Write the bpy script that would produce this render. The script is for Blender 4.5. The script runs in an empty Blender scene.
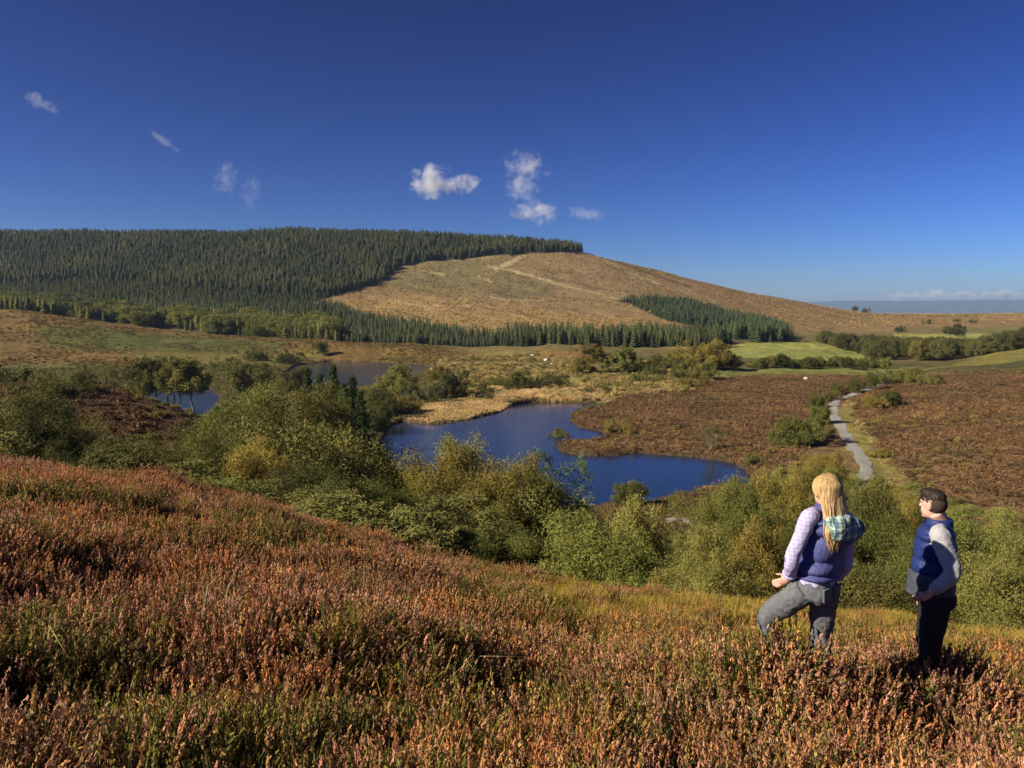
import bpy, bmesh, math, random
import numpy as np
from mathutils import Vector, Matrix

# ------------------------------------------------------------------ camera, sky, sun, exposure
SC = bpy.context.scene
COL = SC.collection
HC = 22.0                       # camera height above the lake
FPX, W, H = 804.0, 1024, 768
PITCH = math.radians(5.4)
cam_d = bpy.data.cameras.new('camera')
cam = bpy.data.objects.new('camera', cam_d)
COL.objects.link(cam)
cam.location = (0, 0, HC)
cam.rotation_euler = (math.radians(90) - PITCH, 0, 0)
cam_d.sensor_width = 36.0
cam_d.lens = FPX / W * 36.0
cam_d.clip_start = 0.1
cam_d.clip_end = 80000
SC.camera = cam

SUN_EL, SUN_AZ = math.radians(30), math.radians(-111)   # azimuth clockwise from +Y
wd = bpy.data.worlds.new('World')
SC.world = wd
wd.use_nodes = True
nt = wd.node_tree
nt.nodes.clear()
sky = nt.nodes.new('ShaderNodeTexSky')
sky.sky_type = 'NISHITA'
sky.sun_disc = False
sky.sun_elevation = SUN_EL
sky.sun_rotation = SUN_AZ
sky.altitude = 1800
sky.air_density = 1.0
sky.dust_density = 1.2
sky.ozone_density = 5.0
# a polarising filter's deep sky: the sky's own colour, raised in contrast
gam = nt.nodes.new('ShaderNodeGamma')
gam.inputs['Gamma'].default_value = 1.95
tint = nt.nodes.new('ShaderNodeMix')
tint.data_type = 'RGBA'
tint.blend_type = 'MULTIPLY'
tint.inputs[0].default_value = 1.0
tint.inputs[7].default_value = (0.092, 0.092, 0.119, 1)
bg = nt.nodes.new('ShaderNodeBackground')
bg.inputs['Strength'].default_value = 0.075
wo = nt.nodes.new('ShaderNodeOutputWorld')
nt.links.new(sky.outputs[0], gam.inputs['Color'])
nt.links.new(gam.outputs[0], tint.inputs[6])
nt.links.new(tint.outputs[2], bg.inputs['Color'])
nt.links.new(bg.outputs[0], wo.inputs['Surface'])

sun_d = bpy.data.lights.new('sun', 'SUN')
sun_d.energy = 5.0
sun_d.angle = math.radians(0.53)
sun_d.color = (1.0, 0.90, 0.74)
sun = bpy.data.objects.new('sun', sun_d)
COL.objects.link(sun)
_sd = Vector((math.sin(SUN_AZ) * math.cos(SUN_EL), math.cos(SUN_AZ) * math.cos(SUN_EL), math.sin(SUN_EL)))
sun.rotation_euler = (-_sd).to_track_quat('-Z', 'Y').to_euler()
sun.location = _sd * 60

SC.view_settings.view_transform = 'Standard'
SC.view_settings.look = 'None'
SC.view_settings.exposure = 0.75
SC.view_settings.gamma = 1.0
SC.render.engine = 'CYCLES'
SC.cycles.use_denoising = True
SC.cycles.max_bounces = 6
SC.cycles.transparent_max_bounces = 8
SC.cycles.volume_bounces = 1
SC.cycles.volume_step_rate = 1.0

rng = np.random.default_rng(11)
random.seed(5)

# ------------------------------------------------------------------ helpers
def tag(o, label=None, cat=None, group=None, kind=None):
    if label: o['label'] = label
    if cat: o['category'] = cat
    if group: o['group'] = group
    if kind: o['kind'] = kind
    return o

def link(o, parent=None):
    COL.objects.link(o)
    if parent: o.parent = parent
    return o

def empty(name, loc=(0, 0, 0), rz=0):
    o = bpy.data.objects.new(name, None)
    o.empty_display_size = 0.2
    link(o)
    o.location = loc
    o.rotation_euler = (0, 0, rz)
    return o

def mesh_np(name, V, F, mat=None, smooth=False, attrs=None):
    """V (n,3); F list of int arrays each (m,k) of equal k."""
    me = bpy.data.meshes.new(name)
    V = np.asarray(V, np.float32)
    if not isinstance(F, (list, tuple)): F = [F]
    F = [np.asarray(f, np.int32) for f in F if len(f)]
    nl = sum(f.size for f in F); nf = sum(len(f) for f in F)
    me.vertices.add(len(V)); me.loops.add(nl); me.polygons.add(nf)
    me.vertices.foreach_set('co', V.ravel())
    me.loops.foreach_set('vertex_index', np.concatenate([f.ravel() for f in F]))
    tot = np.concatenate([np.full(len(f), f.shape[1], np.int32) for f in F])
    st = np.concatenate([[0], np.cumsum(tot)[:-1]]).astype(np.int32)
    me.polygons.foreach_set('loop_start', st)
    me.polygons.foreach_set('loop_total', tot)
    if smooth: me.polygons.foreach_set('use_smooth', np.ones(nf, bool))
    me.update(calc_edges=True)
    for an, (tp, data) in (attrs or {}).items():
        a = me.attributes.new(an, tp, 'POINT')
        key = 'color' if 'COLOR' in tp else ('vector' if tp == 'FLOAT_VECTOR' else 'value')
        a.data.foreach_set(key, np.asarray(data, np.int32 if tp == 'INT' else np.float32).ravel())
    if mat: me.materials.append(mat)
    return me

def obj(name, me, parent=None):
    return link(bpy.data.objects.new(name, me), parent)

def vnoise(x, y, seed=0):
    """smooth value noise in [0,1]"""
    xi = np.floor(x).astype(np.int64); yi = np.floor(y).astype(np.int64)
    fx = x - xi; fy = y - yi
    fx = fx * fx * (3 - 2 * fx); fy = fy * fy * (3 - 2 * fy)
    def h(a, b):
        n = (a * 374761393 + b * 668265263 + seed * 974711) & 0x7fffffff
        n = ((n ^ (n >> 13)) * 1274126177) & 0x7fffffff
        return ((n ^ (n >> 16)) & 0xffff) / 65535.0
    return (h(xi, yi) * (1 - fx) + h(xi + 1, yi) * fx) * (1 - fy) + (h(xi, yi + 1) * (1 - fx) + h(xi + 1, yi + 1) * fx) * fy

def fbm(x, y, seed=0, oct=4):
    s = 0; a = 0.5
    for i in range(oct):
        s = s + a * vnoise(x * 2 ** i, y * 2 ** i, seed + i * 17); a *= 0.5
    return s / (1 - 0.5 ** oct)

def sstep(a, b, x):
    t = np.clip((x - a) / (b - a), 0, 1)
    return t * t * (3 - 2 * t)

CP, SP = math.cos(PITCH), math.sin(PITCH)
def slope_of_row(r):            # drop per metre forward for an image row
    c = (np.asarray(r, float) - 384) / FPX
    return (SP + CP * c) / (CP - SP * c)

def project(x, y, z):           # world -> the photograph's pixel
    dz = z - HC
    d = y * CP - dz * SP
    d = np.where(d < 0.05, 0.05, d)
    u = y * SP + dz * CP
    return 512 + FPX * x / d, 384 - FPX * u / d

def px_dir(px, row):
    cx, cy = (px - 512) / FPX, (384 - row) / FPX
    return cx, CP + cy * SP, -SP + cy * CP

def on_plane(px, row, z=0.0):
    dx, dy, dz = px_dir(px, row)
    t = (z - HC) / dz
    return dx * t, dy * t

def pchip(xs, ys, x):
    """monotone cubic through (xs, ys[..., n]) evaluated at x; ys may be 2-D (n, m): interpolates along axis 0"""
    xs = np.asarray(xs, float); ys = np.asarray(ys, float)
    if ys.ndim == 1: ys = ys[:, None]
    h = np.diff(xs)[:, None]; d = np.diff(ys, axis=0) / h
    m = np.zeros_like(ys)
    w1 = 2 * h[1:] + h[:-1]; w2 = h[1:] + 2 * h[:-1]
    ok = d[:-1] * d[1:] > 0
    with np.errstate(divide='ignore', invalid='ignore'):
        m[1:-1] = np.where(ok, (w1 + w2) / (w1 / np.where(ok, d[:-1], 1) + w2 / np.where(ok, d[1:], 1)), 0)
    m[0], m[-1] = d[0], d[-1]
    x = np.clip(np.asarray(x, float), xs[0], xs[-1])
    i = np.clip(np.searchsorted(xs, x) - 1, 0, len(xs) - 2)
    t = ((x - xs[i]) / h[i, 0])[:, None]; hh = h[i]
    return ((2*t**3-3*t**2+1) * ys[i] + (t**3-2*t**2+t) * hh * m[i] + (-2*t**3+3*t**2) * ys[i+1] + (t**3-t**2) * hh * m[i+1])

def inside(poly, px, py):
    P = np.asarray(poly, float); n = len(P)
    r = np.zeros(px.shape, bool)
    for i in range(n):
        (x1, y1), (x2, y2) = P[i], P[(i + 1) % n]
        c = ((y1 > py) != (y2 > py))
        if y1 != y2:
            r ^= c & (px < (x2 - x1) * (py - y1) / (y2 - y1) + x1)
    return r

def sdist(poly, px, py, closed=True):
    P = np.asarray(poly, float); n = len(P)
    d = np.full(px.shape, 1e18)
    for i in range(n if closed else n - 1):
        a, b = P[i], P[(i + 1) % n]
        ab = b - a; L = ab @ ab + 1e-12
        t = np.clip(((px - a[0]) * ab[0] + (py - a[1]) * ab[1]) / L, 0, 1)
        d = np.minimum(d, (px - a[0] - t * ab[0]) ** 2 + (py - a[1] - t * ab[1]) ** 2)
    d = np.sqrt(d)
    return np.where(inside(P, px, py), -d, d) if closed else d

# ------------------------------------------------------------------ the lie of the land
# columns: bearing (as photo column), then (distance, 'r' row) or (distance, height above the lake)
HEA = 0.36                       # the heather stands this high above the ground
def R(row): return ('r', row)
PROFILE = {
    -300: [(17, R(440)), (40, 13), (70, 8), (110, 3), (170, 3), (260, 5), (340, 14), (440, 26), (500, 26), (620, R(298)), (850, R(268)), (1080, R(240)), (1300, 106), (2500, 60), (5000, -40), (24000, -60)],
    0:    [(15, R(462)), (40, 12), (70, 7), (105, 2), (150, 1.2), (250, 1.2), (300, 4), (350, 11), (430, R(309)), (480, 19), (570, R(306)), (820, R(274)), (1060, R(240)), (1300, 106), (2500, 60), (5000, -40), (24000, -60)],
    100:  [(15.3, R(474)), (40, 11.5), (70, 6), (105, 1.6), (150, .8), (250, .8), (300, 3), (345, 8), (415, R(322)), (460, 12), (560, R(312)), (820, R(274)), (1060, R(239)), (1300, 106), (2500, 60), (5000, -40), (24000, -60)],
    200:  [(15.6, R(491)), (40, 12), (56, 9.4), (74, 5), (105, 1.2), (150, .6), (260, .6), (310, 2), (345, 5.5), (395, R(334)), (440, 7), (560, R(319)), (820, R(276)), (1060, R(239)), (1300, 106), (2500, 60), (5000, -40), (24000, -60)],
    300:  [(15.6, R(518)), (40, 10.4), (56, 8.2), (74, 4), (105, 1), (150, .5), (290, .5), (335, .8), (350, 4), (380, R(340)), (420, 4), (560, R(324)), (820, R(280)), (1060, R(237)), (1300, 106), (2500, 60), (5000, -40), (24000, -60)],
    400:  [(15.2, R(545)), (40, 9.4), (54, 7.2), (70, 3.6), (95, .5), (150, .3), (300, .5), (336, .7), (350, 3.5), (374, R(344)), (420, 3), (580, R(326)), (800, R(288)), (1050, R(239)), (1250, 104), (2500, 50), (5000, -40), (24000, -60)],
    480:  [(14.6, R(564)), (40, 8.8), (54, 6.9), (70, 3.0), (90, .4), (150, .3), (300, 1), (350, 1), (370, 1.2), (420, 1.5), (580, R(328)), (800, R(292)), (1045, R(244)), (1200, 96), (2500, 45), (5000, -40), (24000, -60)],
    560:  [(13.8, R(580)), (38, 8.6), (54, 6.3), (70, 2.4), (88, .4), (150, .3), (210, .6), (330, 3), (375, 4.2), (430, 1.8), (570, R(331)), (800, R(297)), (1035, R(250)), (1150, 88), (2500, 40), (5000, -40), (24000, -60)],
    640:  [(12.8, R(586)), (36, 8.6), (52, 6), (68, 2.3), (88, .6), (130, .6), (200, 1.6), (330, 2.4), (430, 1.6), (570, R(333)), (800, R(302)), (1025, R(267)), (1150, 70), (2500, 20), (5000, -40), (24000, -60)],
    720:  [(12.0, R(592)), (36, 8.2), (52, 5.8), (68, 2.4), (92, .9), (130, .9), (200, 2), (320, 2), (420, .6), (540, R(339)), (780, R(312)), (1020, R(286)), (1180, 45), (2500, 10), (5000, -40), (24000, -60)],
    800:  [(11.4, R(603)), (36, 7.8), (52, 5.4), (68, 2.4), (100, 1.2), (150, 1.4), (220, 2), (300, 1.4), (400, -1), (500, R(345)), (780, R(323)), (1060, R(303)), (1250, 25), (2500, 0), (5000, -50), (24000, -60)],
    880:  [(11.4, R(612)), (36, 7.2), (52, 5.0), (68, 2.6), (105, 1.4), (160, 2.2), (220, 2.2), (270, 1.2), (400, -5), (520, R(350)), (800, R(327)), (1150, R(314)), (1350, 10), (2500, -10), (5000, -50), (24000, -60)],
    960:  [(11.6, R(622)), (36, 6.8), (52, 5), (68, 3.2), (105, 3.0), (160, 4.2), (215, 4.8), (270, 4), (330, 1), (420, -4), (560, R(345)), (820, R(325)), (1250, R(314)), (1500, 8), (2500, -10), (5000, -50), (24000, -60)],
    1040: [(11.8, R(632)), (36, 6.6), (52, 5.2), (68, 4), (105, 4.0), (160, 5.0), (215, 5.4), (270, 7), (330, R(345)), (430, 0), (600, R(340)), (840, R(325)), (1300, R(313)), (1500, 10), (2500, -10), (5000, -50), (24000, -60)],
    1300: [(12.0, R(640)), (36, 5), (64, 5), (105, 6.0), (160, 7.0), (215, 8), (270, 12), (330, 17), (430, 10), (600, 5), (840, R(325)), (1300, R(312)), (1500, 10), (2500, -10), (5000, -50), (24000, -60)],
}
_cols = sorted(PROFILE)
CU = np.array([(c - 512) / FPX / CP for c in _cols])
Z0 = HC - 1.62
YS_ROWS = np.concatenate([np.linspace(-11.5, 1, 12), np.linspace(1.5, 20, 150), np.geomspace(20.3, 90, 90)[0:], np.geomspace(91, 420, 260), np.geomspace(422, 1300, 230), np.geomspace(1330, 24000, 40)])
_tab = []
for c in _cols:
    ys, zs = [0.0], [Z0]
    for k, (y, v) in enumerate(PROFILE[c]):
        z = HC - float(slope_of_row(v[1])) * y if isinstance(v, tuple) else v
        if k == 0:
            z -= HEA
            ys.append(y * .5); zs.append(Z0 + (z - Z0) * .5)
        ys.append(y); zs.append(z)
    sl = (zs[1] - zs[0]) / ys[1]
    ys = [-12.0] + ys; zs = [Z0 - 12 * sl * .6] + zs
    _tab.append(pchip(ys, zs, YS_ROWS)[:, 0])
_tab = np.array(_tab)                                    # (ncol, nrow)
UF = np.concatenate([np.linspace(-2.6, -.78, 60)[:-1], np.linspace(-.78, .78, 1250), np.linspace(.78, 2.6, 60)[1:]])
NU, NR = len(UF), len(YS_ROWS)
GX = UF[None, :] * (YS_ROWS[:, None] + 12)
GY = np.repeat(YS_ROWS[:, None], NU, 1)
GZ = np.zeros((NR, NU))
for j in range(NR):
    u = GX[j] / max(YS_ROWS[j], 6.0)
    GZ[j] = pchip(CU, _tab[:, j], u)[:, 0]
# lumps and hollows
GZ += (fbm(GX / 7, GY / 7, 3, 3) - .5) * 1.3 * sstep(25, 60, GY) * (1 - sstep(250, 400, GY) * .3)
GZ += (fbm(GX / 1.5, GY / 1.5, 9, 3) - .5) * .52 * (1 - sstep(30, 60, GY)) * sstep(1, 4, GY)
GZ += (fbm(GX / 60, GY / 60, 5, 4) - .5) * 6 * sstep(560, 760, GY) * (1 - sstep(1000, 1100, GY) * .6)
GZ += (fbm(GX / 18, GY / 18, 6, 3) - .5) * 3.0 * sstep(300, 380, GY) * (1 - .6 * sstep(560, 640, GY)) * (1 - sstep(900, 1100, GY) * .6)
# the heathery knoll on the left and two brown banks beyond the lake
def knoll(cx, cy, rx, ry, h, p=1.5, rot=0):
    dx, dy = GX - cx, GY - cy
    a, b = math.cos(rot), math.sin(rot)
    q = ((dx * a + dy * b) / rx) ** 2 + ((-dx * b + dy * a) / ry) ** 2
    return h * np.exp(-q ** p)
GZ += knoll(-45, 82, 24, 13, 9.5, 1.2, -.15)
for (bx, br, rx, ry, h) in ((572, 357, 14, 9, 2.6), (455, 366, 26, 14, 1.4), (560, 377, 12, 6, .8)):
    x_, y_ = on_plane(bx, br, 2.0)
    GZ += knoll(x_, y_, rx, ry, h)

# firm spots under the two walkers' boots
def pad(x, y, z, rad):
    i = np.exp(-(((GX - x) ** 2 + (GY - y) ** 2) / rad ** 2) ** 1.5)
    GZ[:] = GZ * (1 - i) + z * i
PADS = {'woman': (819, 698, 5.62, .5), 'step': (777, 668, 5.82, .26), 'man': (928, 693, 6.2, .5)}
for _p in ('woman', 'man', 'step'):
    a_, r_, y_, d_ = PADS[_p]
    z_ = HC - float(slope_of_row(r_)) * y_
    pad((a_ - 512) / FPX * (y_ * CP - (z_ - HC) * SP), y_, z_, d_)

# water: three sheets at height zero; shores drawn on the ground plane
LAKE_PX = [(384, 432), (393, 425), (402, 421), (430, 424.5), (466, 420.5), (500, 412.5), (516, 404.5), (530, 402.2), (570, 402.5), (604, 402.0),
           (588, 408), (573, 412), (570, 419), (578, 426), (606, 433), (604, 437.5), (590, 440), (566, 441), (556, 446), (563, 453), (590, 456.5), (640, 453), (690, 456),
           (729, 461), (754, 475), (749, 487), (700, 491), (672, 499), (642, 508), (606, 505), (560, 508), (505, 506), (440, 490), (396, 470), (378, 450)]
UPPER_PX = [(284, 374), (296, 365), (330, 361.3), (376, 362), (424, 365), (436, 369), (410, 377), (384, 385), (340, 388), (292, 384)]
LEFT_PX = [(112, 388), (206, 386), (222, 398), (208, 417), (126, 418), (106, 402)]
WATERS = [np.array([on_plane(*p) for p in P]) for P in (LAKE_PX, UPPER_PX, LEFT_PX)]
_band = (GY > 60) & (GY < 380)
WD = np.full(GX.shape, 99.0)
wx = GX[_band] + (vnoise(GX[_band] / 2.2, GY[_band] / 2.2, 40) - .5) * 1.3
wy = GY[_band] + (vnoise(GX[_band] / 2.2, GY[_band] / 2.2, 41) - .5) * 1.3
for P in WATERS:
    WD[_band] = np.minimum(WD[_band], sdist(P, wx, wy))
GZ = np.where(WD < 0, np.maximum(-.9, WD * .35) - .05, np.where(_band, np.maximum(GZ, .2), GZ))
near = (WD > 0) & (WD < 9)
GZ = np.where(near, np.minimum(GZ, .22 + WD * .12 + np.maximum(WD - 2.5, 0) * .18 + .3 * (1 - np.exp(-WD * 1.5))), GZ)

def ground(x, y):
    """height of the terrain at world points"""
    x = np.atleast_1d(np.asarray(x, float)); y = np.atleast_1d(np.asarray(y, float))
    fj = np.interp(y, YS_ROWS, np.arange(NR)); fi = np.interp(x / (y + 12), UF, np.arange(NU))
    j = np.clip(fj.astype(int), 0, NR - 2); i = np.clip(fi.astype(int), 0, NU - 2)
    a, b = fj - j, fi - i
    return (GZ[j, i] * (1 - b) + GZ[j, i + 1] * b) * (1 - a) + (GZ[j + 1, i] * (1 - b) + GZ[j + 1, i + 1] * b) * a

def gz(x, y): return float(ground(x, y)[0])

def on_ground(px, row, ymin=2.5, ymax=1400):
    """first ground point along the sight line of a photo pixel"""
    dx, dy, dz = px_dir(px, row)
    t = np.geomspace(ymin, ymax, 3000) / dy
    z = ground(dx * t, dy * t)
    hit = np.nonzero(HC + dz * t <= z)[0]
    k = hit[0] if len(hit) else len(t) - 1
    return float(dx * t[k]), float(dy * t[k]), float(z[k])

# ------------------------------------------------------------------ ground colours (what grows or lies where)
PXG, PYG = project(GX, GY, GZ)
CA = np.zeros((NR, NU, 3)); CB = np.zeros((NR, NU, 3))
def paint(m, a, b):
    m = np.clip(m, 0, 1)[..., None]
    CA[:] = CA * (1 - m) + np.array(a) * m
    CB[:] = CB * (1 - m) + np.array(b) * m
_wob = np.clip(300 / np.maximum(GY, 30), .5, 3)
NPX = PXG + (fbm(GX / 9, GY / 9, 21, 3) - .5) * 14 * _wob
NPY = PYG + (fbm(GX / 9, GY / 9, 22, 3) - .5) * 5 * _wob
def zone(poly, a, b, y0, y1, soft=2.0, wob=True, k=1.0):
    X, Y = (NPX, NPY) if wob else (PXG, PYG)
    xs = [p[0] for p in poly]; ys = [p[1] for p in poly]
    m = (GY >= y0) & (GY <= y1) & (X > min(xs) - 9) & (X < max(xs) + 9) & (Y > min(ys) - 9) & (Y < max(ys) + 9)
    w = np.zeros(GX.shape)
    w[m] = k * sstep(soft, -soft, sdist(poly, X[m], Y[m]))
    paint(w, a, b)
def stroke(line, wpx, a, b, y0, y1, k=1.0):
    xs = [p[0] for p in line]; ys = [p[1] for p in line]
    X, Y = PXG + (NPX - PXG) * .25, PYG + (NPY - PYG) * .25
    m = (GY >= y0) & (GY <= y1) & (X > min(xs) - 9) & (X < max(xs) + 9) & (Y > min(ys) - 9) & (Y < max(ys) + 9)
    w = np.zeros(GX.shape)
    w[m] = k * sstep(wpx, wpx * .3, sdist(line, X[m], Y[m], False))
    paint(w, a, b)

ONE = np.ones(GX.shape)
paint(ONE, (.07, .075, .026), (.11, .095, .035))                                  # rough valley grass
paint(1 - sstep(24, 34, GY), (.045, .035, .018), (.075, .06, .024))               # peaty soil under the heather
paint(sstep(300, 345, GY), (.19, .145, .055), (.15, .125, .045))
paint(sstep(1250, 1600, GY), (.16, .14, .07), (.10, .11, .05))
# left: bracken ridge
zone([(-400, 300), (0, 306), (100, 320), (200, 333), (300, 337), (400, 340), (500, 357), (480, 368), (300, 364), (200, 368), (100, 372), (-400, 380)], (.195, .118, .040), (.155, .105, .036), 255, 470, 3)
zone([(36, 328), (90, 326), (160, 334), (240, 338), (286, 343), (270, 354), (180, 358), (90, 352), (50, 346)], (.085, .098, .025), (.12, .11, .03), 255, 470, 4)
zone([(60, 352), (140, 352), (230, 356), (230, 366), (130, 372), (60, 366)], (.22, .11, .035), (.19, .13, .04), 225, 420, 3)
zone([(120, 354), (200, 354), (300, 350), (330, 356), (280, 364), (160, 364)], (.19, .18, .044), (.15, .145, .04), 225, 420, 3, k=.7)
zone([(-10, 366), (110, 362), (110, 384), (-10, 392)], (.10, .12, .03), (.13, .12, .035), 180, 330, 3)
# knoll
_k = knoll(-45, 82, 22, 12, 1.0, 1.2, -.15)
paint(sstep(.25, .5, _k), (.075, .042, .024), (.105, .062, .032))
# grassy flats round the lake
zone([(440, 356), (520, 352), (640, 362), (720, 372), (700, 392), (610, 400), (490, 404), (440, 390), (430, 372)], (.21, .175, .055), (.27, .21, .075), 150, 400, 3)
zone([(470, 384), (540, 380), (640, 384), (690, 384), (690, 390), (600, 392), (500, 394)], (.20, .17, .04), (.13, .10, .035), 150, 300, 2)
zone([(538, 350), (600, 350), (618, 362), (560, 366), (520, 362)], (.17, .095, .038), (.22, .13, .05), 300, 420, 2)
zone([(486, 390), (530, 387), (600, 390), (608, 401), (520, 404), (498, 402)], (.46, .36, .12), (.38, .29, .09), 150, 260, 1.2)
zone([(398, 423), (425, 404), (470, 397), (517, 403), (508, 413), (465, 421), (430, 425)], (.40, .265, .125), (.47, .33, .16), 140, 230, 1.5)
# brown moor by the lake and right of the path
zone([(566, 418), (600, 406), (650, 386), (700, 378), (760, 374), (850, 372), (900, 376), (960, 370), (1500, 360), (1500, 700), (700, 560), (690, 500), (640, 505), (560, 512), (560, 440)], (.150, .085, .042), (.19, .12, .058), 70, 290, 3)
zone([(640, 388), (700, 384), (800, 378), (800, 386), (720, 398), (650, 398)], (.20, .145, .05), (.16, .09, .035), 150, 300, 3, k=.7)
# bright grass by the path and valley bottom on the right
zone([(700, 372), (760, 367), (860, 364), (925, 370), (900, 376), (800, 374), (720, 376)], (.19, .20, .055), (.16, .16, .05), 200, 420, 2)
zone([(848, 400), (868, 420), (880, 450), (905, 480), (935, 500), (920, 515), (880, 500), (862, 470), (845, 440), (836, 415)], (.25, .19, .06), (.18, .16, .05), 80, 200, 3)
zone([(690, 500), (760, 470), (830, 466), (880, 480), (920, 520), (1300, 560), (1300, 700), (690, 620)], (.12, .13, .035), (.19, .155, .05), 40, 125, 6)
zone([(900, 372), (950, 366), (985, 354), (1024, 344), (1600, 320), (1600, 378), (1024, 378), (960, 378)], (.21, .175, .046), (.175, .15, .042), 240, 400, 2)
zone([(985, 374), (1500, 366), (1500, 420), (1010, 392)], (.15, .13, .04), (.18, .12, .045), 200, 280, 3, k=.6)
# green fields
zone([(712, 346), (760, 342), (830, 343), (872, 352), (880, 360), (800, 362), (736, 362), (716, 356)], (.26, .28, .07), (.30, .30, .085), 330, 640, 1.2)
zone([(758, 350), (850, 349), (860, 356), (780, 358)], (.19, .21, .06), (.22, .22, .07), 330, 640, 2, k=.6)
zone([(892, 334), (980, 333), (1015, 338), (1010, 348), (930, 348), (900, 342)], (.28, .29, .08), (.30, .27, .09), 430, 900, 1.2)
zone([(960, 328), (1060, 326), (1100, 334), (985, 335)], (.15, .16, .05), (.17, .15, .05), 430, 1000, 1.2, k=.7)
# cleared hill
zone([(300, 296), (380, 264), (470, 252), (585, 240), (660, 262), (760, 288), (900, 308), (900, 330), (780, 334), (640, 336), (470, 332), (380, 330), (290, 312)], (.29, .19, .088), (.20, .14, .068), 480, 1300, 3)
zone([(395, 268), (470, 256), (520, 268), (560, 290), (520, 300), (440, 292), (380, 284)], (.20, .165, .068), (.15, .115, .055), 480, 1300, 5, k=.9)
zone([(330, 300), (420, 296), (560, 312), (640, 318), (600, 330), (460, 330), (390, 322)], (.37, .235, .088), (.30, .19, .075), 480, 1300, 4, k=.9)
zone([(590, 258), (680, 278), (800, 300), (1100, 312), (1200, 326), (900, 326), (780, 322), (680, 288)], (.29, .175, .078), (.22, .13, .062), 480, 1400, 4)
PALE = ((.46, .36, .19), (.38, .29, .14))
stroke([(524, 254), (512, 262), (497, 269)], 3.4, *PALE, 560, 1200, .95)
stroke([(488, 266), (510, 270), (535, 277), (552, 282)], 2.4, *PALE, 560, 1200, .95)
stroke([(552, 283), (600, 294), (640, 306), (690, 322)], 1.7, *PALE, 560, 1200, .6)
stroke([(430, 272), (444, 275)], 1.8, *PALE, 560, 1200, .7)
stroke([(478, 276), (492, 282)], 1.6, *PALE, 560, 1200, .7)
stroke([(452, 260), (470, 258), (500, 256)], 1.6, *PALE, 560, 1200, .6)
stroke([(480, 296), (510, 300), (545, 300)], 1.5, *PALE, 560, 1200, .45)
stroke([(390, 300), (420, 306), (470, 306)], 1.5, *PALE, 560, 1200, .45)
stroke([(586, 251), (612, 264), (640, 277), (660, 284)], 1.8, *PALE, 560, 1200, .75)
stroke([(606, 258), (640, 270), (690, 287)], 1.6, (.05, .06, .025), (.08, .07, .03), 560, 1200, .7)
stroke([(540, 276), (610, 290), (640, 292)], 1.3, (.10, .085, .035), (.10, .08, .03), 560, 1200, .6)
for _ in range(60):                                    # brash lines left by the felling
    a = rng.uniform(390, 640); r_ = rng.uniform(258, 322); L = rng.uniform(15, 45)
    q = [(a, r_), (a + L * .5, r_ + L * .10), (a + L, r_ + L * .24)]
    if rng.random() < .5: stroke(q, .9, (.12, .09, .04), (.10, .07, .035), 560, 1200, .5)
    else: stroke(q, .9, (.36, .26, .12), (.30, .22, .10), 560, 1200, .4)
# the pale trackway on the far right of the moor
stroke([(972, 380), (995, 392), (1024, 420), (1060, 450)], 2.2, (.28, .2, .09), (.2, .15, .06), 100, 260, .8)
# peat bank along the water's edge
paint(sstep(1.1, .4, np.abs(WD - .2)) * .85, (.035, .024, .014), (.06, .04, .02))

FOREST_POLYS = {}
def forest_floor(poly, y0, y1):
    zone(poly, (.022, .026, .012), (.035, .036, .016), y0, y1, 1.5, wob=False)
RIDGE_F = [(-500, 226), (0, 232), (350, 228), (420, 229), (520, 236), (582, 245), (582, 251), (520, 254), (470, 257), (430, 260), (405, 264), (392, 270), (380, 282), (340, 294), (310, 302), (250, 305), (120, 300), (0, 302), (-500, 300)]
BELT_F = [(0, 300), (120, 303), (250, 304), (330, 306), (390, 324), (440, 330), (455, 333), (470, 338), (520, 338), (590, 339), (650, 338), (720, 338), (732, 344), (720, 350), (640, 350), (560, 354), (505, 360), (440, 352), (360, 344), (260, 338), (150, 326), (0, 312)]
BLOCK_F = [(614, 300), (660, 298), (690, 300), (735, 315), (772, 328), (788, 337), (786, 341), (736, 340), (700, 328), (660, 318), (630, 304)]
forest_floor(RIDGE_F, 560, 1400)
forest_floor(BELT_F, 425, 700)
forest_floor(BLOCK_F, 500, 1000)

def colattr(c):
    return np.concatenate([c.reshape(-1, 3), np.ones((NR * NU, 1))], 1)
def nodes_of(m):
    m.use_nodes = True
    n = m.node_tree; n.nodes.clear()
    return n
def N(n, t, **kw):
    x = n.nodes.new(t)
    for k, v in kw.items(): setattr(x, k, v)
    return x
def mixc(n, f, a, b, mode='MIX'):
    m = N(n, 'ShaderNodeMix', data_type='RGBA', blend_type=mode)
    for s, v in ((0, f), (6, a), (7, b)):
        if hasattr(v, 'links') or isinstance(v, bpy.types.NodeSocket): n.links.new(v, m.inputs[s])
        elif s == 0: m.inputs[0].default_value = v
        else: m.inputs[s].default_value = (*v, 1)
    return m.outputs[2]
def noise(n, scale, detail=4, rough=.6, vec=None, out=0):
    t = N(n, 'ShaderNodeTexNoise')
    t.inputs['Scale'].default_value = scale; t.inputs['Detail'].default_value = detail; t.inputs['Roughness'].default_value = rough
    if vec is not None: n.links.new(vec, t.inputs['Vector'])
    return t.outputs[out]
def ramp(n, sock, stops):
    r = N(n, 'ShaderNodeValToRGB')
    while len(r.color_ramp.elements) < len(stops): r.color_ramp.elements.new(.5)
    for e, (p, c) in zip(r.color_ramp.elements, stops):
        e.position = p; e.color = (*c, 1) if len(c) == 3 else c
    n.links.new(sock, r.inputs[0])
    return r.outputs[0]

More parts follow.
